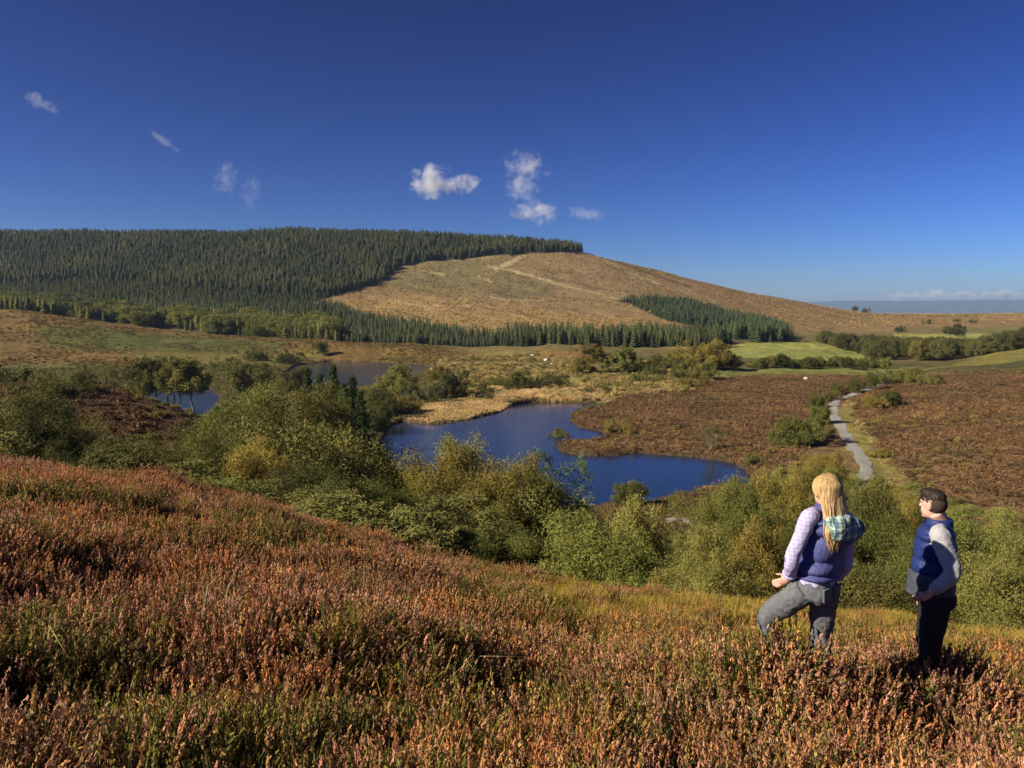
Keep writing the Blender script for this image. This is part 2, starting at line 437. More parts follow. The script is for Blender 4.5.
def terrain_material():
    m = bpy.data.materials.new('moorland_ground'); n = nodes_of(m)
    g = N(n, 'ShaderNodeNewGeometry').outputs['Position']
    a = N(n, 'ShaderNodeAttribute', attribute_name='col_a').outputs['Color']
    b = N(n, 'ShaderNodeAttribute', attribute_name='col_b').outputs['Color']
    n1 = noise(n, .045, 6, .7, g); n2 = noise(n, .5, 5, .75, g); n3 = noise(n, 3.0, 4, .7, g); n4 = noise(n, .14, 5, .75, g)
    f = ramp(n, n1, [(.36, (0, 0, 0)), (.64, (1, 1, 1))])
    c = mixc(n, f, a, b)
    d2 = ramp(n, n2, [(.30, (.55, .55, .5)), (.5, (1, 1, 1)), (.72, (1.35, 1.3, 1.15))])
    c = mixc(n, 1.0, c, d2, 'MULTIPLY')
    d4 = ramp(n, n4, [(.3, (.66, .66, .62)), (.5, (1, 1, 1)), (.7, (1.22, 1.2, 1.12))])
    c = mixc(n, .9, c, d4, 'MULTIPLY')
    d3 = ramp(n, n3, [(.3, (.7, .7, .65)), (.7, (1.25, 1.25, 1.2))])
    c = mixc(n, .7, c, d3, 'MULTIPLY')
    p = N(n, 'ShaderNodeBsdfPrincipled')
    n.links.new(c, p.inputs['Base Color'])
    p.inputs['Roughness'].default_value = .95
    p.inputs['Specular IOR Level'].default_value = .1
    bu = N(n, 'ShaderNodeBump'); bu.inputs['Strength'].default_value = .9; bu.inputs['Distance'].default_value = .7
    n.links.new(n2, bu.inputs['Height'])
    n.links.new(bu.outputs[0], p.inputs['Normal'])
    o = N(n, 'ShaderNodeOutputMaterial'); n.links.new(p.outputs[0], o.inputs['Surface'])
    return m
_idx = np.arange(NR * NU).reshape(NR, NU)
_F = np.stack([_idx[:-1, :-1], _idx[:-1, 1:], _idx[1:, 1:], _idx[1:, :-1]], -1).reshape(-1, 4)
terrain = obj('terrain', mesh_np('terrain', np.stack([GX, GY, GZ], -1).reshape(-1, 3), _F, terrain_material(), True,
              {'col_a': ('FLOAT_COLOR', colattr(CA)), 'col_b': ('FLOAT_COLOR', colattr(CB))}))
tag(terrain, kind='structure')

def water_material():
    m = bpy.data.materials.new('lake_water'); n = nodes_of(m)
    g = N(n, 'ShaderNodeNewGeometry').outputs['Position']
    p = N(n, 'ShaderNodeBsdfPrincipled')
    p.inputs['Base Color'].default_value = (.012, .024, .058, 1)
    p.inputs['Roughness'].default_value = .09
    p.inputs['IOR'].default_value = 1.5
    w = noise(n, 1.6, 3, .6, g)
    bu = N(n, 'ShaderNodeBump'); bu.inputs['Strength'].default_value = .32; bu.inputs['Distance'].default_value = .1
    n.links.new(w, bu.inputs['Height']); n.links.new(bu.outputs[0], p.inputs['Normal'])
    o = N(n, 'ShaderNodeOutputMaterial'); n.links.new(p.outputs[0], o.inputs['Surface'])
    return m
WM = water_material()
for nm, P in zip(('lake', 'upper_pond', 'birch_pond'), WATERS):
    c = P.mean(0); Q = c + (P - c) * 1.06
    x0, y0 = Q.min(0) - 2; x1, y1 = Q.max(0) + 2
    o = obj(nm, mesh_np(nm, [(x0, y0, 0), (x1, y0, 0), (x1, y1, 0), (x0, y1, 0)], [[(0, 1, 2, 3)]], WM))
    tag(o, kind='structure')

# ------------------------------------------------------------------ leaf, bark and needle materials
def leaf_material(name, base, var, trans=.25, by_object=False, scale=.6, attr=None):
    """base / var: two natural colours mixed by a noise that sits in the world; by_object multiplies the object's own tint"""
    m = bpy.data.materials.new(name); n = nodes_of(m)
    g = N(n, 'ShaderNodeNewGeometry').outputs['Position']
    oi = N(n, 'ShaderNodeObjectInfo')
    f = ramp(n, noise(n, scale, 3, .65, g), [(.36, (0, 0, 0)), (.64, (1, 1, 1))])
    c = mixc(n, f, base, var)
    hs = N(n, 'ShaderNodeHueSaturation')
    r1 = N(n, 'ShaderNodeMapRange'); r1.inputs[3].default_value = .62; r1.inputs[4].default_value = 1.45
    n.links.new(oi.outputs['Random'], r1.inputs[0]); n.links.new(r1.outputs[0], hs.inputs['Value'])
    n.links.new(c, hs.inputs['Color'])
    c = hs.outputs[0]
    if by_object: c = mixc(n, 1.0, c, oi.outputs['Color'], 'MULTIPLY')
    if attr:
        a = N(n, 'ShaderNodeAttribute', attribute_name=attr)
        c = mixc(n, 1.0, c, a.outputs['Color'], 'MULTIPLY')
    d = N(n, 'ShaderNodeBsdfPrincipled'); d.inputs['Roughness'].default_value = .75; d.inputs['Specular IOR Level'].default_value = .15
    n.links.new(c, d.inputs['Base Color'])
    t = N(n, 'ShaderNodeBsdfTranslucent'); n.links.new(c, t.inputs['Color'])
    mx = N(n, 'ShaderNodeMixShader'); mx.inputs[0].default_value = trans
    n.links.new(d.outputs[0], mx.inputs[1]); n.links.new(t.outputs[0], mx.inputs[2])
    o = N(n, 'ShaderNodeOutputMaterial'); n.links.new(mx.outputs[0], o.inputs['Surface'])
    return m

def plain_material(name, a, b, scale=4.0, rough=.85, detail=4, bump=0.0, stretch=None):
    m = bpy.data.materials.new(name); n = nodes_of(m)
    v = N(n, 'ShaderNodeTexCoord').outputs['Object']
    if stretch:
        mp = N(n, 'ShaderNodeMapping'); mp.inputs['Scale'].default_value = stretch
        n.links.new(v, mp.inputs['Vector']); v = mp.outputs[0]
    t = noise(n, scale, detail, .65, v)
    c = mixc(n, ramp(n, t, [(.33, (0, 0, 0)), (.67, (1, 1, 1))]), a, b)
    p = N(n, 'ShaderNodeBsdfPrincipled'); p.inputs['Roughness'].default_value = rough; p.inputs['Specular IOR Level'].default_value = .2
    n.links.new(c, p.inputs['Base Color'])
    if bump:
        bu = N(n, 'ShaderNodeBump'); bu.inputs['Strength'].default_value = bump; bu.inputs['Distance'].default_value = .02
        n.links.new(t, bu.inputs['Height']); n.links.new(bu.outputs[0], p.inputs['Normal'])
    o = N(n, 'ShaderNodeOutputMaterial'); n.links.new(p.outputs[0], o.inputs['Surface'])
    return m

M = {}
M['bark'] = plain_material('grey_bark', (.075, .06, .045), (.16, .14, .115), 9)
M['birch_bark'] = plain_material('birch_bark', (.30, .28, .24), (.08, .065, .05), 7)
M['willow'] = leaf_material('willow_leaves', (.168, .174, .043), (.200, .180, .050), .14, True, .35)
M['spruce'] = leaf_material('spruce_needles', (.036, .046, .017), (.066, .072, .024), .06, True, .02)

# ------------------------------------------------------------------ plant builders (numpy, unit height)
def quads(P, A, B):
    """quads centred at P with half axes A and B"""
    n = len(P)
    V = np.stack([P - A - B * .55, P + A - B * .25, P + A * 1.1 + B * .35, P - A * .8 + B * .6], 1).reshape(-1, 3)
    return V, np.arange(n * 4).reshape(n, 4)
def unit(v): return v / (np.linalg.norm(v, axis=-1, keepdims=True) + 1e-9)
def rand_dirs(r, n): return unit(r.normal(size=(n, 3)))

def leaf_blobs(r, centres, radii, n, leaf, out=.6, up=.25, aspect=.45, shell=.45):
    """n leaves spread through blobs; leaf planes face outward with scatter"""
    w = np.array([q[0] * q[1] for q in radii]); k = r.choice(len(centres), n, p=w / w.sum())
    C = np.asarray(centres)[k]; Rr = np.asarray(radii)[k]
    d = rand_dirs(r, n)
    rad = r.random(n) ** shell
    P = C + d * Rr * rad[:, None] * (1 + r.normal(size=(n, 1)) * .10)
    nrm = unit(d * out + rand_dirs(r, n) * (1 - out) + np.array([0, 0, up]))
    a = unit(np.cross(nrm, rand_dirs(r, n)))
    b = np.cross(nrm, a)
    s = leaf * r.uniform(.6, 1.4, (n, 1))
    return quads(P, a * s, b * s * aspect)

def tube(p, rad, k=6):
    p = np.asarray(p, float); n = len(p)
    V = []; 
    for i in range(n):
        t = p[min(i + 1, n - 1)] - p[max(i - 1, 0)]; t = t / (np.linalg.norm(t) + 1e-9)
        u = np.cross(t, [0, 0, 1.0] if abs(t[2]) < .9 else [1.0, 0, 0]); u /= np.linalg.norm(u); v = np.cross(t, u)
        a = np.arange(k) * 2 * np.pi / k
        V.append(p[i] + rad[i] * (np.cos(a)[:, None] * u + np.sin(a)[:, None] * v))
    V = np.concatenate(V)
    F = [(i * k + j, i * k + (j + 1) % k, (i + 1) * k + (j + 1) % k, (i + 1) * k + j) for i in range(n - 1) for j in range(k)]
    return V, np.array(F)
def merge(parts):
    V, F, o = [], [], 0
    for v, f in parts:
        V.append(v); F.append(np.asarray(f) + o); o += len(v)
    return np.concatenate(V), np.concatenate(F)

def shrub_proto(seed, n=7000, leaf=.022, dome=1.0, airy=.0, spread=.5, low=.06, nb=46, shoots=120, sp2=1.0, lobes=1.0):
    r = np.random.default_rng(seed)
    C, Rd = [], []
    lob = [(r.uniform(-.5, .5) * spread * sp2 * lobes, r.uniform(-.5, .5) * spread * sp2 * lobes, r.uniform(1 - .34 * lobes, 1.0)) for _ in range(int(r.integers(2, 5) * (1 + .8 * (sp2 - 1))))]
    for i in range(nb):
        lx, ly, lh = lob[r.integers(len(lob))]
        th = r.uniform(0, 2 * np.pi); ph = np.arccos(r.uniform(.0, 1.0) ** dome)
        rr = r.uniform(.84, 1.0) if i % 4 else r.uniform(.3, .7)
        x = lx + spread * .62 * rr * np.sin(ph) * np.cos(th); y = ly + spread * .62 * rr * np.sin(ph) * np.sin(th)
        z = low + (lh - low - .1) * (.12 + .88 * rr * np.cos(ph))
        q = r.uniform(.08, .16)
        C.append((x, y, z)); Rd.append((q * 1.05, q * 1.05, q * r.uniform(.85, 1.2)))
    parts = [leaf_blobs(r, C, Rd, int(n * .82), leaf, .5, .1)]
    # leafy shoots that break the outline
    for i in range(shoots):
        c = np.array(C[r.integers(nb)]); d = unit(np.array([c[0], c[1], abs(c[2]) * .9 + .35]) + r.normal(size=3) * .35)
        L = r.uniform(.04, .11); m = int(n * .18 / shoots)
        t = r.random(m)
        P = c + d * (.05 + L * t[:, None]) + r.normal(size=(m, 3)) * .012
        nn = rand_dirs(r, m); a = unit(d + r.normal(size=(m, 3)) * .6); b = unit(np.cross(nn, a))
        s = leaf * r.uniform(.6, 1.3, (m, 1))
        parts.append(quads(P, a * s, b * s * .4))
    st = []
    for i in range(9):
        c = np.array(C[r.integers(nb)]); b0 = np.array([r.normal() * .03, r.normal() * .03, -.04])
        mid = b0 * .4 + c * .6 + np.array([0, 0, .05])
        st.append(tube([b0, mid * .5 + b0 * .5, mid, c], [.014, .011, .008, .003], 5))
    return merge(parts), merge(st)

def birch_proto(seed, n=6000, leaf=.016, width=.42, clear=.3, multi=1):
    r = np.random.default_rng(seed)
    C, Rd, st = [], [], []
    for k in range(multi):
        bx, by = (r.normal(size=2) * .10 if multi > 1 else (0, 0))
        top = np.array([bx * 1.6 + r.normal() * .03, by * 1.6 + r.normal() * .03, r.uniform(.86, 1.0)])
        base = np.array([bx * .5, by * .5, -.03])
        ctl = [base + (top - base) * t + np.array([r.normal(), r.normal(), 0]) * .012 for t in np.linspace(0, 1, 7)]
        st.append(tube(ctl, np.linspace(.017, .003, 7), 6))
        for i in range(int(30 / multi) + 8):
            t = r.uniform(clear, .98); p = base + (top - base) * t
            a = r.uniform(0, 2 * np.pi)
            env = width * .5 * np.sin(np.pi * min(1, (t - clear + .16) / (1.08 - clear + .1))) ** .8
            L = env * r.uniform(.5, 1.05)
            q = p + np.array([np.cos(a) * L, np.sin(a) * L, L * r.uniform(.1, .7)])
            st.append(tube([p, (p + q) / 2 + np.array([0, 0, .01]), q], [.006, .004, .0015], 4))
            for s_ in (.55, 1.0):
                C.append(p + (q - p) * s_ + r.normal(size=3) * .015); rr = r.uniform(.04, .085)
                Rd.append((rr, rr, rr * r.uniform(.8, 1.4)))
    return leaf_blobs(r, C, Rd, n, leaf, .45, .1), merge(st)

def conifer_proto(seed, layers=15, nb=10, rad=.17, droop=.03, low=.04, ragged=.25, bend=0):
    r = np.random.default_rng(seed)
    V, F = [], []
    for k in range(layers):
        t = k / (layers - 1); z = low + (.985 - low) * t ** .95
        R0 = rad * ((1 - t) ** .72 * .95 + .05) * (.82 if k == 0 else 1)
        a0 = r.uniform(0, 6.28)
        for j in range(nb):
            a = a0 + 2 * np.pi * j / nb + r.normal() * .18
            L = R0 * (1 - ragged + 2 * ragged * r.random()); w = L * r.uniform(.32, .5) + .006
            d = np.array([np.cos(a), np.sin(a), 0]); e = np.array([-np.sin(a), np.cos(a), 0])
            zz = z + r.normal() * .008
            up = .55 * L if t > .8 else .0
            root = np.array([0, 0, zz + .035]); mid = d * L * .55 + [0, 0, zz + .012 + up * .5]; tip = d * L + [0, 0, zz - droop + up]
            i0 = sum(len(v) for v in V)
            V.append(np.array([root, mid + e * w, mid - e * w, tip, mid + np.array([0, 0, .018])]))
            F += [(i0, i0 + 1, i0 + 4), (i0, i0 + 4, i0 + 2), (i0 + 1, i0 + 3, i0 + 4), (i0 + 4, i0 + 3, i0 + 2)]
    return (np.concatenate(V), np.array(F)), tube([(0, 0, -.04), (0, 0, .5), (0, 0, .97)], [.016, .010, .003], 6)

def pine_proto(seed, n=5200):
    r = np.random.default_rng(seed); C, Rd, st = [], [], [tube([(0, 0, -.04), (.01, 0, .5), (0, 0, .97)], [.016, .010, .003], 6)]
    for k in range(14):
        t = k / 13; z = .12 + .84 * t; L = .24 * (1 - t) ** .75 + .02
        for j in range(6 if t < .8 else 3):
            a = r.uniform(0, 6.28); l = L * r.uniform(.5, 1.05); q = np.array([np.cos(a) * l, np.sin(a) * l, z + l * .25])
            C.append(q * [.8, .8, 1]); e = r.uniform(.035, .06); Rd.append((e, e, e * .8))
            C.append(q * [.4, .4, 1]); Rd.append((e, e, e))
            if j < 2: st.append(tube([(0, 0, z - .02), q], [.005, .002], 4))
    return leaf_blobs(r, C, Rd, n, .016, .4, .3, .35), merge(st)

# ------------------------------------------------------------------ scattering: one object of ground cover = points carrying plants
def hidden_collection(name, meshes):
    c = bpy.data.collections.new(name)
    for i, me in enumerate(meshes):
        c.objects.link(bpy.data.objects.new('%s_%02d' % (name, i), me))
    return c
def scatter(name, P, rot, scl, idx, coll):
    me = mesh_np(name, P, np.zeros((0, 3), int), attrs={'rot': ('FLOAT_VECTOR', rot), 'scl': ('FLOAT_VECTOR', scl), 'idx': ('INT', idx)}) if False else None
    me = bpy.data.meshes.new(name)
    me.vertices.add(len(P)); me.vertices.foreach_set('co', np.asarray(P, np.float32).ravel())
    for an, tp, key, data in (('rot', 'FLOAT_VECTOR', 'vector', rot), ('scl', 'FLOAT_VECTOR', 'vector', scl), ('idx', 'INT', 'value', idx)):
        a = me.attributes.new(an, tp, 'POINT'); a.data.foreach_set(key, np.asarray(data, np.int32 if tp == 'INT' else np.float32).ravel())
    o = obj(name, me)
    ng = bpy.data.node_groups.new(name + '_nodes', 'GeometryNodeTree')
    ng.interface.new_socket('Geometry', in_out='INPUT', socket_type='NodeSocketGeometry')
    ng.interface.new_socket('Geometry', in_out='OUTPUT', socket_type='NodeSocketGeometry')
    gi, go = ng.nodes.new('NodeGroupInput'), ng.nodes.new('NodeGroupOutput')
    ci = ng.nodes.new('GeometryNodeCollectionInfo'); ci.inputs['Collection'].default_value = coll
    ci.inputs['Separate Children'].default_value = True; ci.inputs['Reset Children'].default_value = True
    ip = ng.nodes.new('GeometryNodeInstanceOnPoints'); ip.inputs['Pick Instance'].default_value = True
    def at(nm, tp):
        a = ng.nodes.new('GeometryNodeInputNamedAttribute'); a.data_type = tp; a.inputs['Name'].default_value = nm
        return a.outputs['Attribute']
    er = ng.nodes.new('FunctionNodeEulerToRotation')
    ng.links.new(at('rot', 'FLOAT_VECTOR'), er.inputs[0])
    ng.links.new(gi.outputs[0], ip.inputs['Points']); ng.links.new(ci.outputs[0], ip.inputs['Instance'])
    ng.links.new(at('idx', 'INT'), ip.inputs['Instance Index']); ng.links.new(er.outputs[0], ip.inputs['Rotation'])
    ng.links.new(at('scl', 'FLOAT_VECTOR'), ip.inputs['Scale']); ng.links.new(ip.outputs[0], go.inputs[0])
    o.modifiers.new('scatter', 'NODES').node_group = ng
    return o

def sample_px(x0, x1, y0, y1, step, jit=.5):
    gx, gy = np.meshgrid(np.arange(x0, x1, step), np.arange(y0, y1, step))
    gx = gx.ravel() + rng.uniform(-jit, jit, gx.size) * step; gy = gy.ravel() + rng.uniform(-jit, jit, gy.size) * step
    z = ground(gx, gy); px, py = project(gx, gy, z)
    return gx, gy, z, px, py
def in_px(poly, px, py, wob=0, gx=None, gy=None):
    if wob:
        px = px + (fbm(gx / 9, gy / 9, 21, 3) - .5) * wob; py = py + (fbm(gx / 9, gy / 9, 22, 3) - .5) * wob * .35
    return inside(poly, px, py)
def water_dist(x, y):
    d = np.full(x.shape, 99.0)
    for P in WATERS: d = np.minimum(d, sdist(P, x, y))
    return d

# ---- heather on the near hill -----------------------------------------------------------------
PALETTES = {'pink': ((.50, .26, .145), (.50, .28, .18), (.45, .22, .14)), 'rust': ((.50, .22, .075), (.52, .27, .09), (.46, .24, .11)), 'tan': ((.46, .30, .13), (.40, .29, .10), (.48, .25, .12)), 'green': ((.20, .20, .045), (.26, .22, .05), (.40, .24, .10))}
def heather_mesh(seed, stems=26, spread=.17, h=.36, bloom=1.0, pal='pink'):
    r = np.random.default_rng(seed)
    parts, tipc = [], []
    for s in range(stems):
        b = r.normal(size=2) * spread * .55
        lean = np.array([b[0] * .45 + r.normal() * .022, b[1] * .45 + r.normal() * .022])
        hh = h * r.uniform(.62, 1.12) * (1 - .35 * (np.hypot(*b) / spread) ** 2 * .5)
        base = np.array([b[0] * .45, b[1] * .45, 0]); tip = np.array([b[0] + lean[0], b[1] + lean[1], hh])
        d = unit(tip - base)
        sl = r.uniform(.24, .40)                     # share of the stem that is flower spike
        # leafy lower part
        m = 15; t = r.uniform(.10, 1 - sl + .08, m)
        P = base + (tip - base) * t[:, None] + r.normal(size=(m, 3)) * [.014, .014, .006]
        nn = rand_dirs(r, m); a = unit(d + r.normal(size=(m, 3)) * .5); bb = unit(np.cross(nn, a))
        sz = r.uniform(.009, .016, (m, 1))
        parts.append(quads(P, a * sz * 1.25, bb * sz * .55)); g = r.uniform(.75, 1.2, (m, 1))
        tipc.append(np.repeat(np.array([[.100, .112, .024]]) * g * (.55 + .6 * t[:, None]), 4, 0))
        # the spike: florets set round the stem
        m = 24; t = r.uniform(1 - sl, 1.0, m)
        wdt = .0085 * (1.15 - ((t - (1 - sl)) / sl) * .75)
        an = r.uniform(0, 6.28, m)
        P = base + (tip - base) * t[:, None] + np.stack([np.cos(an) * wdt, np.sin(an) * wdt, np.zeros(m)], 1)
        o = np.stack([np.cos(an), np.sin(an), np.full(m, .3)], 1)
        a = unit(d + r.normal(size=(m, 3)) * .35); bb = unit(np.cross(o, a))
        sz = r.uniform(.0058, .0095, (m, 1))
        parts.append(quads(P, a * sz, bb * sz * .75))
        c = np.array(PALETTES[pal][r.integers(3)])
        tipc.append(np.repeat(c * r.uniform(.75, 1.2, (m, 1)), 4, 0))
        parts.append(tube([base, (base + tip) / 2 + r.normal(size=3) * .006, tip], [.0028, .002, .001], 3)); tipc.append(np.repeat([[.06, .042, .028]], 9, 0))
    V, F = merge(parts)
    c = np.concatenate(tipc); c = np.concatenate([c, np.ones((len(c), 1))], 1)
    return V, F, c
def grass_mesh(seed, blades=60, h=.34, spread=.13, cols=((.42, .33, .055), (.46, .35, .07), (.30, .30, .045), (.48, .31, .07), (.42, .24, .06)), w=.0035, bend=.5):
    r = np.random.default_rng(seed); V, F, C = [], [], []
    for i in range(blades):
        b = r.normal(size=2) * spread * .5; a = r.uniform(0, 6.28); L = h * r.uniform(.5, 1.15); bd = bend * r.uniform(.2, 1.1)
        d = np.array([np.cos(a), np.sin(a), 0]); e = np.array([-d[1], d[0], 0]) * w
        p0 = np.array([b[0], b[1], 0]); p1 = p0 + d * L * bd * .3 + [0, 0, L * .6]; p2 = p0 + d * L * bd + [0, 0, L * (1 - .35 * bd)]
        i0 = len(V) * 5
        V.append([p0 - e, p0 + e, p1 + e, p1 - e, p2]); F.append((i0, i0 + 1, i0 + 2, i0 + 3)); F.append((i0 + 3, i0 + 2, i0 + 4, i0 + 4))
        C.append(np.repeat([np.array(cols[r.integers(len(cols))]) * r.uniform(.7, 1.2)], 5, 0))
    V = np.concatenate([np.array(v) for v in V]); C = np.concatenate(C)
    q = np.array([f for f in F if f[2] != f[3]]); t = np.array([f[:3] for f in F if f[2] == f[3]])
    return V, [q, t], np.concatenate([C, np.ones((len(C), 1))], 1)
M['heather'] = leaf_material('flowering_heather', (.92, .92, .85), (1.12, .98, .92), .22, False, .9, 'leaf_col')
M['grass'] = leaf_material('moor_grass', (.95, 1.05, .9), (1.12, 1.0, .9), .42, False, .8, 'leaf_col')
_hm = []
for k in range(8):
    V, F, c = heather_mesh(100 + k, 26, .17, .36, 1.0, ('pink', 'pink', 'rust', 'rust', 'tan', 'tan', 'green', 'green')[k])
    _hm.append(mesh_np('heather_plant', V, F, M['heather'], attrs={'leaf_col': ('FLOAT_COLOR', c)}))
for k in range(3):
    V, F, c = grass_mesh(140 + k)
    _hm.append(mesh_np('grass_plant', V, F, M['grass'], attrs={'leaf_col': ('FLOAT_COLOR', c)}))
HEATHER = hidden_collection('hill_heather', _hm)
def near_hill():
    gx, gy, z, px, py = sample_px(-24, 20, 1.2, 26, .135)
    keep = (np.abs(gx) < gy * .80 + 2.2)
    lump = fbm(gx / .9, gy / .9, 31, 3); big = fbm(gx / 3.2, gy / 3.2, 32, 3)
    gap = fbm(gx / .75, gy / .5, 77, 2)
    keep &= (gap + .25 * big + .18 * (lump - .5)) > .465
    keep &= rng.random(gx.size) < np.clip(1.25 - gy / 40, .55, 1)
    # golden grass among the heather: mostly by the brow on the right
    gr = sstep(360, 580, px) * sstep(705, 622, py - (px - 740) * .03) * 1.1 * sstep(.22, .45, fbm(gx / 1.3, gy / 1.3, 62, 3) + .14) + sstep(.56, .70, fbm(gx / 2.1, gy / 2.1, 61, 3)) * .5
    grass = rng.random(gx.size) < gr * .80
    gx, gy, z, lump, big, grass, px, py = [v[keep] for v in (gx, gy, z, lump, big, grass, px, py)]
    n = len(gx)
    hue = fbm(gx / 1.7, gy / 1.7, 35, 3) + rng.normal(size=n) * .17; hue2 = fbm(gx / 1.2, gy / 1.2, 36, 3) + rng.normal(size=n) * .11
    pal = np.where(hue2 > .625, 3, np.where(hue < .44, 1, np.where(hue > .57, 0, np.where(rng.random(n) < .6, 2, 0))))
    brow = sstep(380, 600, px) * sstep(700, 625, py); pal = np.where(rng.random(n) < brow * .6, np.where(rng.random(n) < .55, 2, 3), pal)
    idx = np.where(grass, 8 + rng.integers(0, 3, n), pal * 2 + rng.integers(0, 2, n))
    s = (.62 + .85 * lump) * rng.uniform(.8, 1.2, n) * np.where(grass, .85, 1.0)
    s *= 1 - .30 * sstep(500, 640, px) * sstep(665, 615, py)
    for (a_, r_, y_, d_) in PADS.values():        # taller round the walkers' boots
        wx_, wy_ = (a_ - 512) / FPX * (y_ + .25), y_
        s *= 1 + .10 * np.exp(-((gx - wx_) ** 2 + (gy - wy_ + .25) ** 2) / .55 ** 2)
    rot = np.stack([rng.normal(size=n) * .10, rng.normal(size=n) * .10, rng.uniform(0, 6.28, n)], 1)
    scl = np.stack([s * 1.05, s * 1.05, s], 1)
    return scatter('heather', np.stack([gx, gy, z - .02], 1), rot, scl, idx, HEATHER)
tag(near_hill(), kind='stuff')

# ---- heather, rough grass, bracken and reeds further off -------------------------------------------
def tussock_mesh(seed, n, leaf, cols, flat=.45, upright=.0, spread=.5):
    r = np.random.default_rng(seed)
    C = [(r.normal() * spread * .5, r.normal() * spread * .5, flat * r.uniform(.2, .6)) for _ in range(7)]
    Rd = [(r.uniform(.22, .4) * spread * 1.6, r.uniform(.22, .4) * spread * 1.6, flat * r.uniform(.35, .6)) for _ in range(7)]
    if not upright:
        V, F = leaf_blobs(r, C, Rd, n, leaf, .5, .3, .5, .5)
    else:
        P = np.stack([r.normal(size=n) * spread * .5, r.normal(size=n) * spread * .5, r.uniform(.2, .6, n) * flat], 1)
        a = unit(np.stack([r.normal(size=n) * .18, r.normal(size=n) * .18, np.ones(n)], 1)); b = unit(np.cross(a, rand_dirs(r, n)))
        V, F = quads(P, a * flat * r.uniform(.3, .6, (n, 1)), b * leaf)
    c = np.array(cols)[r.integers(len(cols), size=n)] * r.uniform(.7, 1.25, (n, 1))
    c = np.repeat(c, 4, 0)
    return V, F, np.concatenate([c, np.ones((len(c), 1))], 1)
def tussocks(name, seeds, *a, **k):
    ms = []
    for s in seeds:
        V, F, c = tussock_mesh(s, *a, **k)
        ms.append(mesh_np(name, V, F, M['cover'], attrs={'leaf_col': ('FLOAT_COLOR', c)}))
    return ms
M['cover'] = leaf_material('low_cover', (.78, .8, .8), (1.25, 1.15, 1.1), .15, False, .09, 'leaf_col')
BROWN = ((.162, .092, .042), (.192, .112, .050), (.225, .142, .064), (.125, .074, .037))
GREENY = ((.16, .15, .038), (.21, .18, .046), (.26, .21, .06), (.11, .115, .032))
TAWNY = ((.38, .28, .11), (.46, .35, .14), (.30, .20, .08), (.27, .23, .08))
STRAW = ((.50, .37, .16), (.56, .43, .20), (.44, .31, .12))
RUST = ((.20, .10, .035), (.24, .13, .04), (.13, .10, .035), (.10, .11, .03))
COVER = hidden_collection('low_cover', tussocks('brown_heather', range(4), 130, .085, BROWN, .42) + tussocks('rough_grass', range(4, 8), 120, .05, GREENY, .5, 1.0) +
                          tussocks('tawny_grass', range(8, 11), 120, .045, TAWNY, .55, 1.0) + tussocks('bracken', range(11, 14), 110, .11, RUST, .6) + tussocks('straw_reeds', range(14, 17), 120, .04, STRAW, .55, 1.0))
MOOR = [(560, 440), (566, 418), (600, 406), (650, 388), (700, 380), (760, 376), (850, 374), (900, 378), (960, 371), (1500, 362), (1500, 560), (1024, 545), (960, 520), (925, 505), (885, 450), (848, 405), (836, 395), (828, 410), (800, 460), (760, 478), (740, 500), (640, 512), (560, 505)]
PATH_PX = [(866, 480), (866, 468), (858, 452), (846, 436), (836, 420), (833, 410), (836, 402), (846, 397), (862, 391), (884, 385)]
PATH = [on_ground(a, b, 30)[:2] for a, b in PATH_PX]
def path_dist(x, y): return sdist(np.array(PATH), x, y, False)
def cover(name, poly, base, k, step, y0, y1, xr, size, wob=16, thin=None, exclude=None, hs=1.0):
    gx, gy, z, px, py = sample_px(xr[0], xr[1], y0, y1, step)
    m = in_px(poly, px, py, wob, gx, gy) & (water_dist(gx, gy) > .35) & (path_dist(gx, gy) > 2.0) & (np.abs(gx) < gy * .80 + 6)
    if poly is not SPIT and poly is not REEDS and poly is not KNOLL: m &= ~(inside(SPIT, px, py) | inside(REEDS, px, py) | (inside(KNOLL, px, py) & (gy > 60) & (gy < 106)))
    if thin: m &= fbm(gx / thin[0], gy / thin[0], thin[1], 3) > thin[2]
    gx, gy, z = gx[m], gy[m], z[m]; n = len(gx)
    s = size * rng.uniform(.6, 1.35, n) * (.65 + .7 * fbm(gx / 5, gy / 5, 55, 2))
    idx = base + rng.integers(0, k, n)
    return np.stack([gx, gy, z - .04], 1), np.stack([np.zeros(n), np.zeros(n), rng.uniform(0, 6.28, n)], 1), np.stack([s, s, s * rng.uniform(.7, 1.2, n) * hs], 1), idx
def joined(name, lst):
    P, r_, s_, i_ = [np.concatenate([l[q] for l in lst]) for q in range(4)]
    return tag(scatter(name, P, r_, s_, i_, COVER), kind='stuff')
KNOLL = [(-70, 376), (60, 372), (120, 386), (165, 430), (120, 450), (-70, 450)]
SPIT = [(398, 423), (425, 404), (470, 397), (517, 403), (508, 413), (465, 421), (430, 425)]
REEDS = [(486, 391), (530, 388), (600, 391), (606, 401), (520, 403.5), (498, 402)]
VALLEY = [(-300, 372), (0, 368), (120, 368), (300, 362), (440, 360), (430, 400), (640, 500), (760, 470), (830, 460), (880, 475), (1000, 540), (1400, 560), (1400, 640), (1024, 640), (740, 600), (400, 560), (0, 480), (-300, 470)]
joined('moor_heather', [cover('moor', MOOR, 0, 4, 1.0, 64, 270, (-10, 215), 1.05), cover('moor2', MOOR, 4, 4, 3.4, 64, 270, (-10, 215), .9, thin=(14, 5, .52))])
SHORE = [(560, 512), (610, 510), (660, 500), (715, 494), (720, 530), (640, 540), (560, 540)]
joined('shore_heather', [cover('shore', SHORE, 0, 4, .9, 50, 100, (0, 30), .9)])
joined('knoll_heather', [cover('knoll', KNOLL, 0, 4, .8, 62, 105, (-90, -22), 1.0)])
